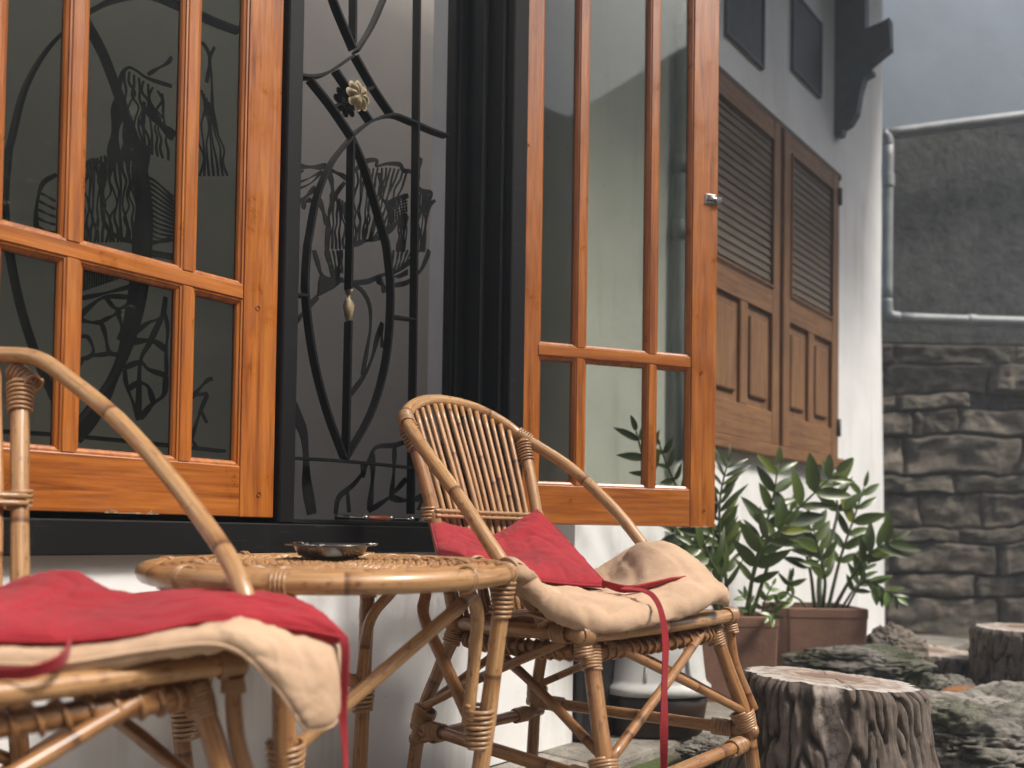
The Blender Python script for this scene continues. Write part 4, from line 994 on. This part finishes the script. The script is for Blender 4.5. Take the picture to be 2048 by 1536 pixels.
ribbon('tie', [at(682, 1272, .985), at(690, 1290, .975), at(690, 1340, .968), at(686, 1420, .965), at(690, 1500, .965), at(692, 1600, .965)], lambda t: 0.009+0.0025*math.sin(t*6), M_RED, r1, 0.0016, n=50, twist=lambda t: 0.7*math.sin(t*6), side=(1, 0.2, 0.2))
ribbon('tie', [at(140, 1288, .842), at(128, 1316, .805), at(90, 1336, .790), at(40, 1347, .785), at(-40, 1346, .785)], lambda t: 0.016-0.005*t, M_RED, r1, 0.002, n=30, side=(0.2, -0.4, 0.9))

# ------------------------------------------------------------------ tree stumps
def stump(loc, R, H, label, flare=0.35, seed=0, tilt=(0, 0), nu=420, nv=130, scar=None, bark=0.017):
    S = empty('tree_stump', Matrix.Translation(loc), label, 'tree stump', 'tree stumps in the garden')
    V, Fc, A_, B_ = [], [], [], []
    def rad(an, t):
        base = 1+0.05*noise.noise(Vector((math.cos(an)*1.2+seed, math.sin(an)*1.2, 0)))+0.03*noise.noise(Vector((math.cos(an)*3+seed, math.sin(an)*3, t)))
        fl = 1+flare*(1-t)**2.2*(1+0.5*noise.noise(Vector((math.cos(an)*1.7, math.sin(an)*1.7+seed, 7))))
        return R*base*fl
    tx, ty = tilt
    for j in range(nv+1):
        t = j/nv
        for i in range(nu):
            an = 2*math.pi*i/nu; z = -0.05+(H+0.05)*t
            if t > 0.5: z += (t-0.5)*2*(tx*math.cos(an)+ty*math.sin(an))*R
            wob = 0.35*noise.noise(Vector((math.cos(an)*2, math.sin(an)*2, z*5+seed)))
            q = Vector((math.cos(an+wob*0.25)*R*42, math.sin(an+wob*0.25)*R*42, z*10.5+seed*9))
            f1 = noise.noise(q); f2 = noise.noise(q*2.1+Vector((5, 1, 2))); f3 = noise.noise(Vector((q.x*4.2, q.y*4.2, q.z*1.1)))
            ridge = min(1, abs(f1)*4.6); ridge = ridge*ridge*(3-2*ridge)
            rv = max(0, min(1, ridge*0.78+0.26*f2+0.20*f3+0.08))
            sc = 0.0
            if scar:
                ca, wd = scar; da = (an-ca-0.22*(1-t)+math.pi) % (2*math.pi)-math.pi; ww = wd*(0.25+0.9*max(0, (t-0.25)/0.75)); sc = max(0, min(1, 1.6*(1-abs(da)/ww)+0.4*f2))
                if t < 0.28: sc *= max(0, (t-0.12)/0.16)
            d = rad(an, t) + bark*(rv-1)*(1-0.75*sc) - 0.018*sc
            if t > 0.93: d -= bark*0.9*((t-0.93)/0.07)**2
            V.append((d*math.cos(an), d*math.sin(an), z)); A_.append(rv); B_.append(sc)
    for j in range(nv):
        for i in range(nu): i2 = (i+1) % nu; Fc.append((j*nu+i, j*nu+i2, (j+1)*nu+i2, (j+1)*nu+i))
    o = mesh_obj('bark', V, Fc, M_BARK, S, True)
    for nm, dat in (('ridge', A_), ('scar', B_)):
        at_ = o.data.attributes.new(nm, 'FLOAT', 'POINT'); at_.data.foreach_set('value', dat)
    # sawn top
    top = [Vector(V[nv*nu+i]) for i in range(nu)]; c = sum(top, Vector())/nu; V2, F2, RA = [c+Vector((0, 0, 0.004))], [], [0.0]; nr = 14
    for r in range(1, nr+1):
        for i in range(nu):
            p = c.lerp(top[i], r/nr); p.z += 0.004*noise.noise(p*22)+0.004*(1-(r/nr)**6)
            an = 2*math.pi*i/nu+0.10*noise.noise(Vector((r*0.6, seed, 2))); ck = min(abs((an-c0+math.pi) % (2*math.pi)-math.pi) for c0 in (0.4+seed, 1.5+seed, 2.3+seed, 3.6+seed, 4.4+seed, 5.5+seed))
            if r > 3 and ck < 0.022: p.z -= 0.010
            V2.append(p); RA.append(r/nr)
    for i in range(nu): F2.append((0, 1+i, 1+(i+1) % nu))
    for r in range(nr-1):
        for i in range(nu): a, b = 1+r*nu+i, 1+r*nu+(i+1) % nu; F2.append((a, a+nu, b+nu, b))
    o2 = mesh_obj('sawn_top', V2, F2, M_CUT, S, True); at_ = o2.data.attributes.new('rad', 'FLOAT', 'POINT'); at_.data.foreach_set('value', RA)
    return S
pS = at(1660, 1357, 2.0); stump((pS.x, pS.y, -0.03), 0.212, pS.z+0.03, 'thick sawn tree stump with a pale bark scar beside the rattan chair', 0.42, 1, (-0.06, -0.03), scar=(math.radians(-112), 0.17))
pS = at(2055, 1256, 3.4); stump((pS.x, pS.y, -0.03), 0.205, pS.z+0.03, 'sawn tree stump with a whitish top near the stone wall', 0.12, 4, (0.0, 0.0), 220, 70)
pS = at(1850, 1300, 3.75); stump((pS.x, pS.y, -0.03), 0.245, pS.z+0.03, 'low dark stump with grass at its foot', 0.1, 8, (-0.05, 0.02), 220, 70)

# ------------------------------------------------------------------ rocks
def rock(loc, size, seed, label, rot=0, mat=None, sub=6, cat='rock', name='rock', amp=1.0):
    bm = bmesh.new(); bmesh.ops.create_icosphere(bm, subdivisions=sub, radius=1.0)
    for v in bm.verts:
        p = v.co.normalized()
        d = 1+0.30*amp*noise.noise(p*1.3+Vector((seed*3.1, 0, 0)))+0.16*amp*noise.noise(p*3.1+Vector((0, seed*2.7, 0)))+0.07*noise.noise(p*8+Vector((seed, 0, 9)))+0.05*noise.noise(p*19+Vector((seed, 4, 0)))+0.025*noise.noise(p*37+Vector((seed, 4, 3)))-0.05*max(0, 1-abs(noise.noise(Vector((p.x*3, p.y*3, p.z*9+seed))))*7)
        cr_ = 1-abs(noise.noise(Vector((p.x*1.8, p.y*1.8, p.z*4))+Vector((seed, seed, 0)))); d -= 0.16*max(0, cr_-0.9)*10*0.5
        v.co = Vector((p.x*d*size[0], p.y*d*size[1], p.z*d*size[2]))
    bmesh.ops.rotate(bm, verts=bm.verts, cent=(0, 0, 0), matrix=Matrix.Rotation(rot, 3, 'Z'))
    o = bm_obj(name, bm, mat or M_ROCK, None, True); o.location = loc; return tag(o, label, cat, 'garden rocks')
def rk(px, py, Y, size, seed, label, rot=0, **k): p = at(px, py, Y); return rock((p.x, p.y, max(p.z, size[2]*0.35)), size, seed, label, rot, **k)
rk(1990, 1490, 2.25, (0.26, 0.20, 0.115), 3, 'pale lichened rock beside the thick stump, lower of two', 0.2)
rk(1985, 1440, 2.62, (0.30, 0.16, 0.105), 7, 'long grey rock lying behind the pale lichened rock', 0.25)
rk(1905, 1400, 2.95, (0.13, 0.10, 0.075), 11, 'small dark rock dusted with orange earth', 0.4)
rk(1715, 1330, 3.35, (0.27, 0.13, 0.075), 15, 'low mossy rock behind the thick stump', -0.1)
rk(1790, 1312, 3.5, (0.13, 0.10, 0.12), 19, 'squarish dark rock against the low dark stump', 0.5, mat=M_STONE)
rk(1440, 1500, 2.35, (0.12, 0.09, 0.04), 23, 'flat moss-edged stone by the chair leg', 0.5)
pe = at(1945, 1392, 2.78); o = rock((pe.x, pe.y, pe.z-0.01), (0.13, 0.06, 0.035), 31, 'heap of orange earth on the grey rock', 0.1, M_RUST, 4, 'earth', 'earth_heap')

# ------------------------------------------------------------------ grass tufts
def tufts():
    V, Fc = [], []
    spots = [(1850, 1400, 3.0, 60, .12), (1862, 1392, 3.2, 60, .11), (1935, 1385, 3.1, 30, .07), (1945, 1390, 3.05, 25, .06), (1440, 1470, 2.5, 40, .025), (1455, 1450, 2.6, 40, .02), (1760, 1352, 3.3, 30, .04), (1700, 1350, 3.2, 25, .035), (1435, 1500, 2.4, 50, .022), (1460, 1520, 2.25, 50, .022)]
    for px, py, Y, n, h in spots:
        c = at(px, py, Y); c.z = -0.03
        for i in range(n):
            b = c+Vector((random.gauss(0, .035), random.gauss(0, .035), 0)); a = random.uniform(0, 6.28); L = h*random.uniform(.5, 1.2)+.03; w_ = random.uniform(.0012, .0026)
            d = Vector((math.cos(a), math.sin(a), 0)); s = Vector((-d.y, d.x, 0)); o = len(V); ln = random.uniform(.15, .6)
            for t in (0, .4, .75, 1):
                p = b+d*L*ln*t*t+Vector((0, 0, L*t*(1-.25*t*ln))); V.extend([p-s*w_*(1-t), p+s*w_*(1-t)])
            for k in range(3): Fc.append((o+2*k, o+2*k+1, o+2*k+3, o+2*k+2))
    o = mesh_obj('grass', V, Fc, M_GRASS); tag(o, 'tufts of short green grass between the stumps and rocks', 'grass', None, 'stuff')
tufts()

# ------------------------------------------------------------------ planters and plants
def planter(px0, px1, pyt, Y, H, label, yaw):
    a, b = at(px0, pyt, Y), at(px1, pyt, Y); wd = (b-a).length/ (math.cos(yaw)+0.0); c = (a+b)/2+Vector((0, wd/2, 0)); top = a.z
    P_ = empty('planter', Matrix.Translation((c.x, c.y, 0)) @ Matrix.Rotation(yaw, 4, 'Z'), label, 'planter', 'square clay planters')
    h = wd/2; bm = bmesh.new()
    rings = [(h*.93, 0.0), (h*.96, top*.4), (h*.985, top*.86), (h*.985, top*.865), (h, top*.885), (h, top-.004), (h-.004, top), (h-.022, top), (h-.024, top-.03), (h-.03, top-.06)]
    prev = None
    for q, z in rings:
        r_ = 0.012; vs2 = []
        for cx, cy, a0 in ((1, 1, 0), (-1, 1, 90), (-1, -1, 180), (1, -1, 270)):
            for k in range(4):
                an = math.radians(a0+k*30); vs2.append(bm.verts.new((cx*(q-r_)+r_*math.cos(an), cy*(q-r_)+r_*math.sin(an), z)))
        if prev:
            for k in range(16): bm.faces.new((prev[k], prev[(k+1) % 16], vs2[(k+1) % 16], vs2[k]))
        else: bm.faces.new(vs2[::-1])
        prev = vs2
    bm_obj('pot', bm, M_CLAY, P_)
    bm = bmesh.new(); n = 20; g = {}
    for i in range(n+1):
        for j in range(n+1):
            x, y = (i/n*2-1)*(h-.02), (j/n*2-1)*(h-.02); g[i, j] = bm.verts.new((x, y, top-.032+.012*noise.noise(Vector((x*18, y*18, px0)))))
    for i in range(n):
        for j in range(n): bm.faces.new((g[i, j], g[i+1, j], g[i+1, j+1], g[i, j+1]))
    bm_obj('soil', bm, M_SOIL, P_, True)
    return Vector((c.x, c.y, top-.035)), h
c1_, h1 = planter(1392, 1557, 1232, 3.10, .3, 'square clay planter behind the white hooded box', 0.06)
c2_, h2 = planter(1572, 1738, 1216, 3.45, .3, 'square clay planter nearer the house corner', 0.02)

def leaf_mesh(L, W, fold=0.25, curl=0.15, nm='leaflet', mat=None):
    V, Fc = [], []; n = 7
    for i in range(n+1):
        t = i/n; wd = W*math.sin(math.pi*t**0.8)**0.75*(1-0.15*t) if 0 < t < 1 else 0.0
        z = -curl*L*t*t
        V += [(-wd, L*t, z+fold*wd), (0, L*t, z), (wd, L*t, z+fold*wd)]
    for i in range(n):
        for k in range(2): Fc.append((i*3+k, i*3+k+1, i*3+4+k, i*3+3+k))
    me = bpy.data.meshes.new(nm); me.from_pydata(V, [], Fc); me.materials.append(mat or M_LEAF); me.polygons.foreach_set('use_smooth', [True]*len(Fc))
    return me
LM = [leaf_mesh(1, .17, .3, .18), leaf_mesh(1, .135, .35, .28), leaf_mesh(1, .19, .25, .08)]
LMD = [leaf_mesh(1, .20, .3, .2, mat=M_LEAFD), leaf_mesh(1, .15, .3, .3, mat=M_LEAFD)]
LML = [leaf_mesh(1, .22, .25, .15, mat=M_LEAFL)]
LMN = [leaf_mesh(1, .085, .3, .35, mat=M_LEAFD)]
def orient(pos, d, up_, s):
    y = d.normalized(); x = y.cross(up_); x = x.normalized() if x.length > 1e-5 else Vector((1, 0, 0)); z = x.cross(y)
    m = Matrix.Identity(4)
    for i in range(3): m[i][0], m[i][1], m[i][2], m[i][3] = x[i]*s, y[i]*s, z[i]*s, pos[i]
    return m
def stem(P_, inv, pts, r0, r1, nl, ll, meshes, mat=None, start=0.35, ang=0.9, face=None, tip=True):
    C = catmull(pts, 24); loc = [inv @ p for p in C]
    so_ = tube('stem', loc, lambda t: 1.15*(r0+(r1-r0)*t), mat or M_STEM, P_, raw=True, sides=8)
    L = len(C)-1
    nl = max(3, round(nl*0.72))
    for i in range(nl):
        t = start+(1-start)*(i+.4)/nl; u = t*L; j = min(int(u), L-1); p = C[j].lerp(C[j+1], u-j); tg = (C[j+1]-C[j]).normalized()
        f = Vector(face) if face else Vector((0.1, -1, 0.25)); f = (f-tg*f.dot(tg)).normalized(); sd_ = tg.cross(f).normalized()
        for s in (-1, 1):
            if random.random() < 0.05: continue
            aa = ang*random.uniform(.75, 1.15); d = tg*math.cos(aa)+sd_*s*math.sin(aa)+f*random.uniform(-.25, .35)
            k = 1.5*ll*(0.72+0.45*math.sin(math.pi*min(1, (t-start)/(1-start)*.8+.12)))*random.uniform(.85, 1.12)
            o = link(bpy.data.objects.new('leaflet', random.choice(meshes)), P_); o.matrix_local = inv @ orient(p, d, (f+Vector((random.uniform(-.4, .4), random.uniform(-.4, .4), .3))).normalized(), k)
    if tip:
        o = link(bpy.data.objects.new('leaflet', random.choice(meshes)), P_); o.matrix_local = inv @ orient(C[-1], (C[-1]-C[-3]), Vector((0, -1, .4)), ll)
def plant(c, label):
    P_ = empty('potted_plant', Matrix.Translation(c), label, 'plant', 'glossy plants in the clay planters'); return P_, Matrix.Translation(c).inverted()
P1, I1 = plant(c1_, 'dense glossy dark green plant behind the beige seat pad')
def st(P_, I_, base, px, r0=.008, nl=9, ll=.075, meshes=LM, **k):
    b = at(*base); stem(P_, I_, [b]+[at(*p) for p in px], r0, .0025, nl, ll, meshes, **k)
Z = 3.2
st(P1, I1, (1500,1240,3.22), [(1530,1150,3.2),(1560,1060,3.18),(1640,975,3.16),(1672,945,3.15)], nl=9, ll=.085)
st(P1, I1, (1490,1240,3.25), [(1510,1130,3.22),(1545,1000,3.2),(1556,930,3.2)], nl=9, ll=.075)
#st(P1, I1, (1480,1240,3.22), [(1490,1130,3.2),(1510,1040,3.2),(1520,975,3.2)], nl=8, ll=.075)
st(P1, I1, (1455,1240,3.2), [(1450,1140,3.16),(1430,1060,3.14),(1400,1010,3.12)], nl=9, ll=.075, meshes=LMD)
st(P1, I1, (1440,1240,3.18), [(1420,1150,3.14),(1385,1090,3.10),(1350,1065,3.08)], nl=8, ll=.075, meshes=LMD)
#st(P1, I1, (1470,1240,3.15), [(1465,1140,3.10),(1470,1060,3.08),(1490,1000,3.05)], nl=9, ll=.08, meshes=LMD+LM)
st(P1, I1, (1495,1240,3.15), [(1505,1160,3.10),(1530,1090,3.05),(1570,1050,3.02)], nl=7, ll=.08)
st(P1, I1, (1450,1240,3.25), [(1420,1120,3.12),(1375,1020,3.02),(1338,940,2.94),(1320,892,2.90)], nl=13, ll=.045, meshes=LMD)
st(P1, I1, (1440,1240,3.3), [(1390,1120,3.05),(1315,1000,2.90),(1288,920,2.80),(1272,862,2.76)], nl=3, ll=.055, meshes=LMD, start=.78)
st(P1, I1, (1445,1240,3.2), [(1440,1100,3.15),(1440,1000,3.12),(1455,925,3.10)], nl=15, ll=.075, meshes=LMN, ang=.8)
st(P1, I1, (1460,1240,3.12), [(1440,1160,3.02),(1415,1110,2.98),(1390,1090,2.96)], nl=7, ll=.08, meshes=LMD+LMN)
st(P1, I1, (1520,1240,3.14), [(1530,1200,3.1),(1545,1170,3.1)], nl=4, ll=.03, meshes=LML, r0=.003, start=.2)
st(P1, I1, (1540,1236,3.12), [(1548,1215,3.08),(1560,1200,3.06)], nl=4, ll=.028, meshes=LML, r0=.003, start=.2)
st(P1, I1, (1535,1238,3.11), [(1545,1228,3.07),(1538,1236,3.05)], nl=4, ll=.032, meshes=LML, r0=.003, start=.2)
st(P1, I1, (1500,1238,3.12), [(1495,1205,3.1),(1485,1190,3.1)], nl=4, ll=.028, meshes=LML, r0=.003, start=.2)
#st(P1, I1, (1510,1240,3.25), [(1545,1160,3.2),(1575,1090,3.17),(1590,1030,3.15)], nl=8, ll=.075)
P2, I2 = plant(c2_, 'sparse leggy green plant with pale bent stems near the house corner')
st(P2, I2, (1640,1222,3.6), [(1640,1150,3.58),(1665,1070,3.56),(1675,1010,3.55),(1660,960,3.55)], nl=4, ll=.09, mat=M_STEMP, start=.7, r0=.012)
st(P2, I2, (1655,1222,3.62), [(1680,1120,3.6),(1710,1030,3.58),(1728,975,3.56)], nl=8, ll=.075)
st(P2, I2, (1630,1222,3.58), [(1620,1140,3.55),(1600,1070,3.53),(1570,1010,3.5)], nl=7, ll=.085)
st(P2, I2, (1665,1222,3.58), [(1700,1160,3.5),(1735,1110,3.45),(1785,1080,3.42)], nl=5, ll=.08, start=.6)
st(P2, I2, (1690,1222,3.55), [(1720,1170,3.5),(1745,1165,3.45),(1795,1195,3.4)], nl=8, ll=.05, start=.45, meshes=LM+LML, r0=.005)
st(P2, I2, (1680,1222,3.55), [(1700,1190,3.5),(1720,1160,3.5),(1735,1130,3.5)], nl=5, ll=.055, start=.4, r0=.005)
st(P2, I2, (1620,1225,3.5), [(1600,1200,3.46),(1575,1185,3.44),(1580,1160,3.42)], nl=3, ll=.055, start=.5, r0=.005)
st(P2, I2, (1645,1222,3.55), [(1650,1160,3.5),(1640,1110,3.48),(1625,1050,3.46)], nl=8, ll=.075)
#st(P2, I2, (1660,1222,3.62), [(1672,1130,3.62),(1690,1060,3.6),(1700,1010,3.6)], nl=8, ll=.08)

# ------------------------------------------------------------------ hooded box, black bin
pb = at(1322, 1480, 2.50); HB = empty('hooded_box', Matrix.Translation((pb.x, pb.y+0.16, 0)), 'white plastic hood on a dark brown tray behind the chair legs', 'pet box')
def sup(a, b, n=64, p=2.8): 
    out = []
    for i in range(n):
        t = 2*math.pi*i/n; c, s = math.cos(t), math.sin(t)
        out.append((math.copysign(abs(c)**(2/p), c)*a, math.copysign(abs(s)**(2/p), s)*b))
    return out
def loft(name, secs, mat, parent, cap=True):
    V, Fc = [], []; n = 64
    for a, b, z in secs: V += [(x, y, z) for x, y in sup(a, b, n)]
    for i in range(len(secs)-1):
        for k in range(n): k2 = (k+1) % n; Fc.append((i*n+k, i*n+k2, (i+1)*n+k2, (i+1)*n+k))
    if cap: Fc.append(tuple(range((len(secs)-1)*n, len(secs)*n))); Fc.append(tuple(range(n-1, -1, -1)))
    return mesh_obj(name, V, Fc, mat, parent, True)
loft('tray', [(.135, .135, 0), (.148, .148, .01), (.158, .158, .08), (.163, .163, .125)], M_PLASB, HB)
hd = loft('hood', [(.163, .163, .1255), (.172, .172, .128), (.172, .172, .150), (.160, .160, .158), (.156, .156, .172), (.150, .150, .22), (.141, .143, .30), (.122, .128, .37), (.085, .095, .41), (.02, .03, .425)], M_PLASW, HB)
arch = []
for i in range(25):
    t = i/24*math.pi; x = 0.066*math.cos(t); z = .17+.15*math.sin(t)**0.8
    yb = .150-(.150-.128)*min(1, (z-.17)/.14); arch.append((x+0.02, -yb-0.003, z))
tube('hood_rib', arch, 0.0055, M_PLASW, HB, raw=True, sides=8)
tube('hood_rib', [(-.095, -.112, .175), (-.08, -.118, .25), (-.045, -.120, .33), (-.02, -.10, .39)], 0.005, M_PLASW, HB, sides=8)
s_, n_ = 1.70, 0.02
BM_ = HM @ Matrix.Translation((1.715, 0.10, 0)); BB = empty('bin', BM_, 'black bin with a pale grey lid standing against the white corner', 'bin')
bm = bmesh.new(); add_box(bm, -.105, .105, -.125, .125, 0, .44, .012, 2); bm_obj('body', bm, M_BLKPL, BB)
loft('lid', [(.108, .13, .441), (.118, .14, .446), (.118, .14, .468), (.110, .132, .487), (.085, .105, .492)], M_PLASW, BB)

# ------------------------------------------------------------------ stone wall and what stands above it
SYW = 5.62
SW = empty('stone_wall', Matrix.Translation((2.0, SYW, 0)), 'dark stacked stone wall beyond the house corner', 'stone wall')
box('mortar', 0.0, 3.6, 0.12, 0.5, -0.1, 1.93, M_MORT, SW)
def stone(x0, x1, z0, z1, seed):
    nx, nz = 30, 16; V, Fc = [], []
    dep = 0.048+0.060*noise.noise(Vector((seed*1.7, 0.5, 0)))
    for j in range(nz+1):
        for i in range(nx+1):
            u, v = i/nx, j/nz; e = min(u*(x1-x0), (1-u)*(x1-x0), v*(z1-z0), (1-v)*(z1-z0)); ed = min(1, e/(0.009+0.007*(seed % 1)))
            x = x0+(x1-x0)*u; z = z0+(z1-z0)*v
            p = Vector((x*5+seed, seed*0.3, z*7)); y = 0.12-dep*math.sqrt(max(0, 1-(1-ed)**2))-0.045*noise.noise(p*0.7)-0.020*noise.noise(p*1.9)-0.010*noise.noise(p*5)-0.006*abs(noise.noise(p*11))
            xw = x+0.09*noise.noise(Vector((x*1.3, 2, z*1.9)))+0.03*noise.noise(Vector((x*5, 2, z*6))); zw = z+(0.075*noise.noise(Vector((x*1.15, 8, z*0.9)))+0.030*noise.noise(Vector((x*3.6, 8, z*2.5)))+0.010*noise.noise(Vector((x*12, 8, z*9))))*min(1, max(0, (1.95-z)*3))
            V.append((max(xw, 0), y+0.012*(ed < 0.01), zw))
    for j in range(nz):
        for i in range(nx): a = j*(nx+1)+i; Fc.append((a, a+1, a+nx+2, a+nx+1))
    # back corners close the block
    o = mesh_obj('stone', V, Fc, M_STONE, SW, True); return o
z = -0.05; row = 0
hs_ = [.26, .15, .21, .10, .24, .13, .27, .17, .11, .20, .13]
while z < 1.90 and row < len(hs_):
    h = hs_[row]; x = 0.0-random.uniform(0, .25)
    while x < 3.5:
        wd = random.uniform(.26, .95)*(1.35 if h < .16 else 1.0); stone(max(x, 0.0)+.0015, x+wd-.0015, z+.0015, z+h-.0015, row*13+x*7+1); x += wd
    z += h; row += 1
YU = SYW+0.16; zl, zr_ = at(1740, 268, YU).z, at(2300, 195, YU).z; xl, xr = 2.05, 5.6
kx = (zr_-zl)/(at(2300, 195, YU).x-at(1740, 268, YU).x); zL = zl+kx*(xl-at(1740, 268, YU).x); zR = zL+kx*(xr-xl)
def prism(name, lo, hi, y0, y1, mat):
    V = [(xl, y0, lo[0]), (xr, y0, lo[1]), (xr, y0, hi[1]), (xl, y0, hi[0])]; V += [(x, y1, z_) for x, y, z_ in V]
    return mesh_obj(name, V, [(0, 1, 2, 3), (7, 6, 5, 4), (0, 4, 5, 1), (1, 5, 6, 2), (2, 6, 7, 3), (3, 7, 4, 0)], mat)
uw = prism('upper_wall', (1.95, 1.95), (zL, zR), YU, YU+0.34, M_STONEC); tag(uw, 'dark rough rendered wall rising behind the grey pipes', 'wall')
bw = prism('backdrop_wall', (zL+0.002, zR+0.002), (7.2, 7.2), YU+0.05, YU+0.34, M_BLUE); tag(bw, 'smooth blue-grey wall above the sloping pipe', 'wall')
PP = empty('pipe_run', Matrix.Translation((2.4, SYW, 1.9)), 'grey pipes framing the dark rendered wall', 'pipe')
IP = Matrix.Translation((2.4, SYW, 1.9)).inverted()
def pp(name, pix, Y, r): tube(name, [IP @ at(x, y, Y) for x, y in pix], r, M_PVC, PP, sides=14, n=12)
YP = SYW-0.02
pp('pipe', [(1795, 636), (1900, 640), (2060, 645), (2200, 650)], YP, .036)
pp('pipe', [(1775, 290), (1773, 450), (1772, 600)], YP, .040)
pp('elbow', [(1772, 600), (1774, 625), (1783, 634), (1797, 636)], YP, .041)
pp('pipe', [(1766, 270), (1850, 258), (2048, 233), (2250, 207)], YP, .038)
pp('elbow', [(1775, 292), (1772, 276), (1764, 270)], YP, .042)
pp('coupling', [(1935, 641), (1950, 642)], YP, .043)
pp('coupling', [(1774, 350), (1774, 375)], YP, .046)

# ------------------------------------------------------------------ garden trees across the courtyard (seen mirrored in the panes)
def tree(loc, H, R, seed, label):
    rnd = random.Random(seed)
    T_ = empty('garden_tree', Matrix.Translation(loc), label, 'tree', 'garden trees across the courtyard')
    tube('trunk', [(0, 0, -.1), (.08, .05, H*.3), (-.05, .1, H*.62)], lambda t: .13-.07*t, M_TRUNK, T_, n=12)
    for i in range(7):
        a = i*0.9; tube('limb', [(0, .05, H*(.28+.05*i)), (R*.35*math.cos(a), R*.35*math.sin(a), H*(.42+.05*i)), (R*.75*math.cos(a), R*.75*math.sin(a), H*(.5+.06*i))], lambda t: .05-.035*t, M_TRUNK, T_, n=8, sides=7)
    V, Fc = [], []
    clumps = [(Vector((rnd.gauss(0, .5)*R, rnd.gauss(0, .5)*R, H*rnd.uniform(.22, 1.0))), rnd.uniform(.25, .5)*R) for _ in range(34)]
    for c, r_ in clumps:
        for i in range(150):
            d = Vector((rnd.gauss(0, 1), rnd.gauss(0, 1), rnd.gauss(0, .8))).normalized()*r_*rnd.random()**.4; p = c+d
            y = Vector((rnd.gauss(0, 1), rnd.gauss(0, 1), rnd.gauss(-.2, .7))).normalized(); x = y.orthogonal().normalized(); s = rnd.uniform(.05, .11); o = len(V)
            V += [p, p+y*s*.5+x*s*.28, p+y*s, p+y*s*.5-x*s*.28]; Fc.append((o, o+1, o+2, o+3))
    mesh_obj('crown', V, Fc, M_TREEL, T_)
bd = boxes('added_dark_wall', [(10.0, 10.3, -10, 5, -.1, 9.4), (-7, 10.0, -10.0, -9.7, -.1, 9.4)], M_SCREEN); tag(bd, 'tall dark wall added unseen behind the garden trees to block sky reflections', 'wall')  # out of view, added to keep bright sky out of the panes
tree((6.2, -1.2, -.03), 4.6, 1.5, 1, 'leafy garden tree, tallest but one along the added dark wall')
tree((6.6, 1.4, -.03), 4.2, 1.4, 2, 'shortest garden tree, nearest the stone wall')
tree((5.8, -3.8, -.03), 4.8, 1.5, 3, 'tallest garden tree, farthest from the stone wall')

# ------------------------------------------------------------------ even haze added in place of the flare glow at the top right
hz = box('haze', -66.0, 70.0, -66.0, 70.0, -1.2, 9.8, None)
hm = bpy.data.materials.new('flare_haze'); hm.use_nodes = True; hn = hm.node_tree
for n_ in list(hn.nodes): hn.nodes.remove(n_)
ho = hn.nodes.new('ShaderNodeOutputMaterial'); hv = hn.nodes.new('ShaderNodeVolumePrincipled')
hv.inputs['Color'].default_value = (0.80, 0.90, 1.0, 1); hv.inputs['Density'].default_value = 0.011; hv.inputs['Anisotropy'].default_value = 0.3
hn.links.new(hv.outputs[0], ho.inputs['Volume']); hz.data.materials.append(hm)
tag(hz, 'pale blue haze added for the flare glow at the top right', 'haze', None, 'stuff')
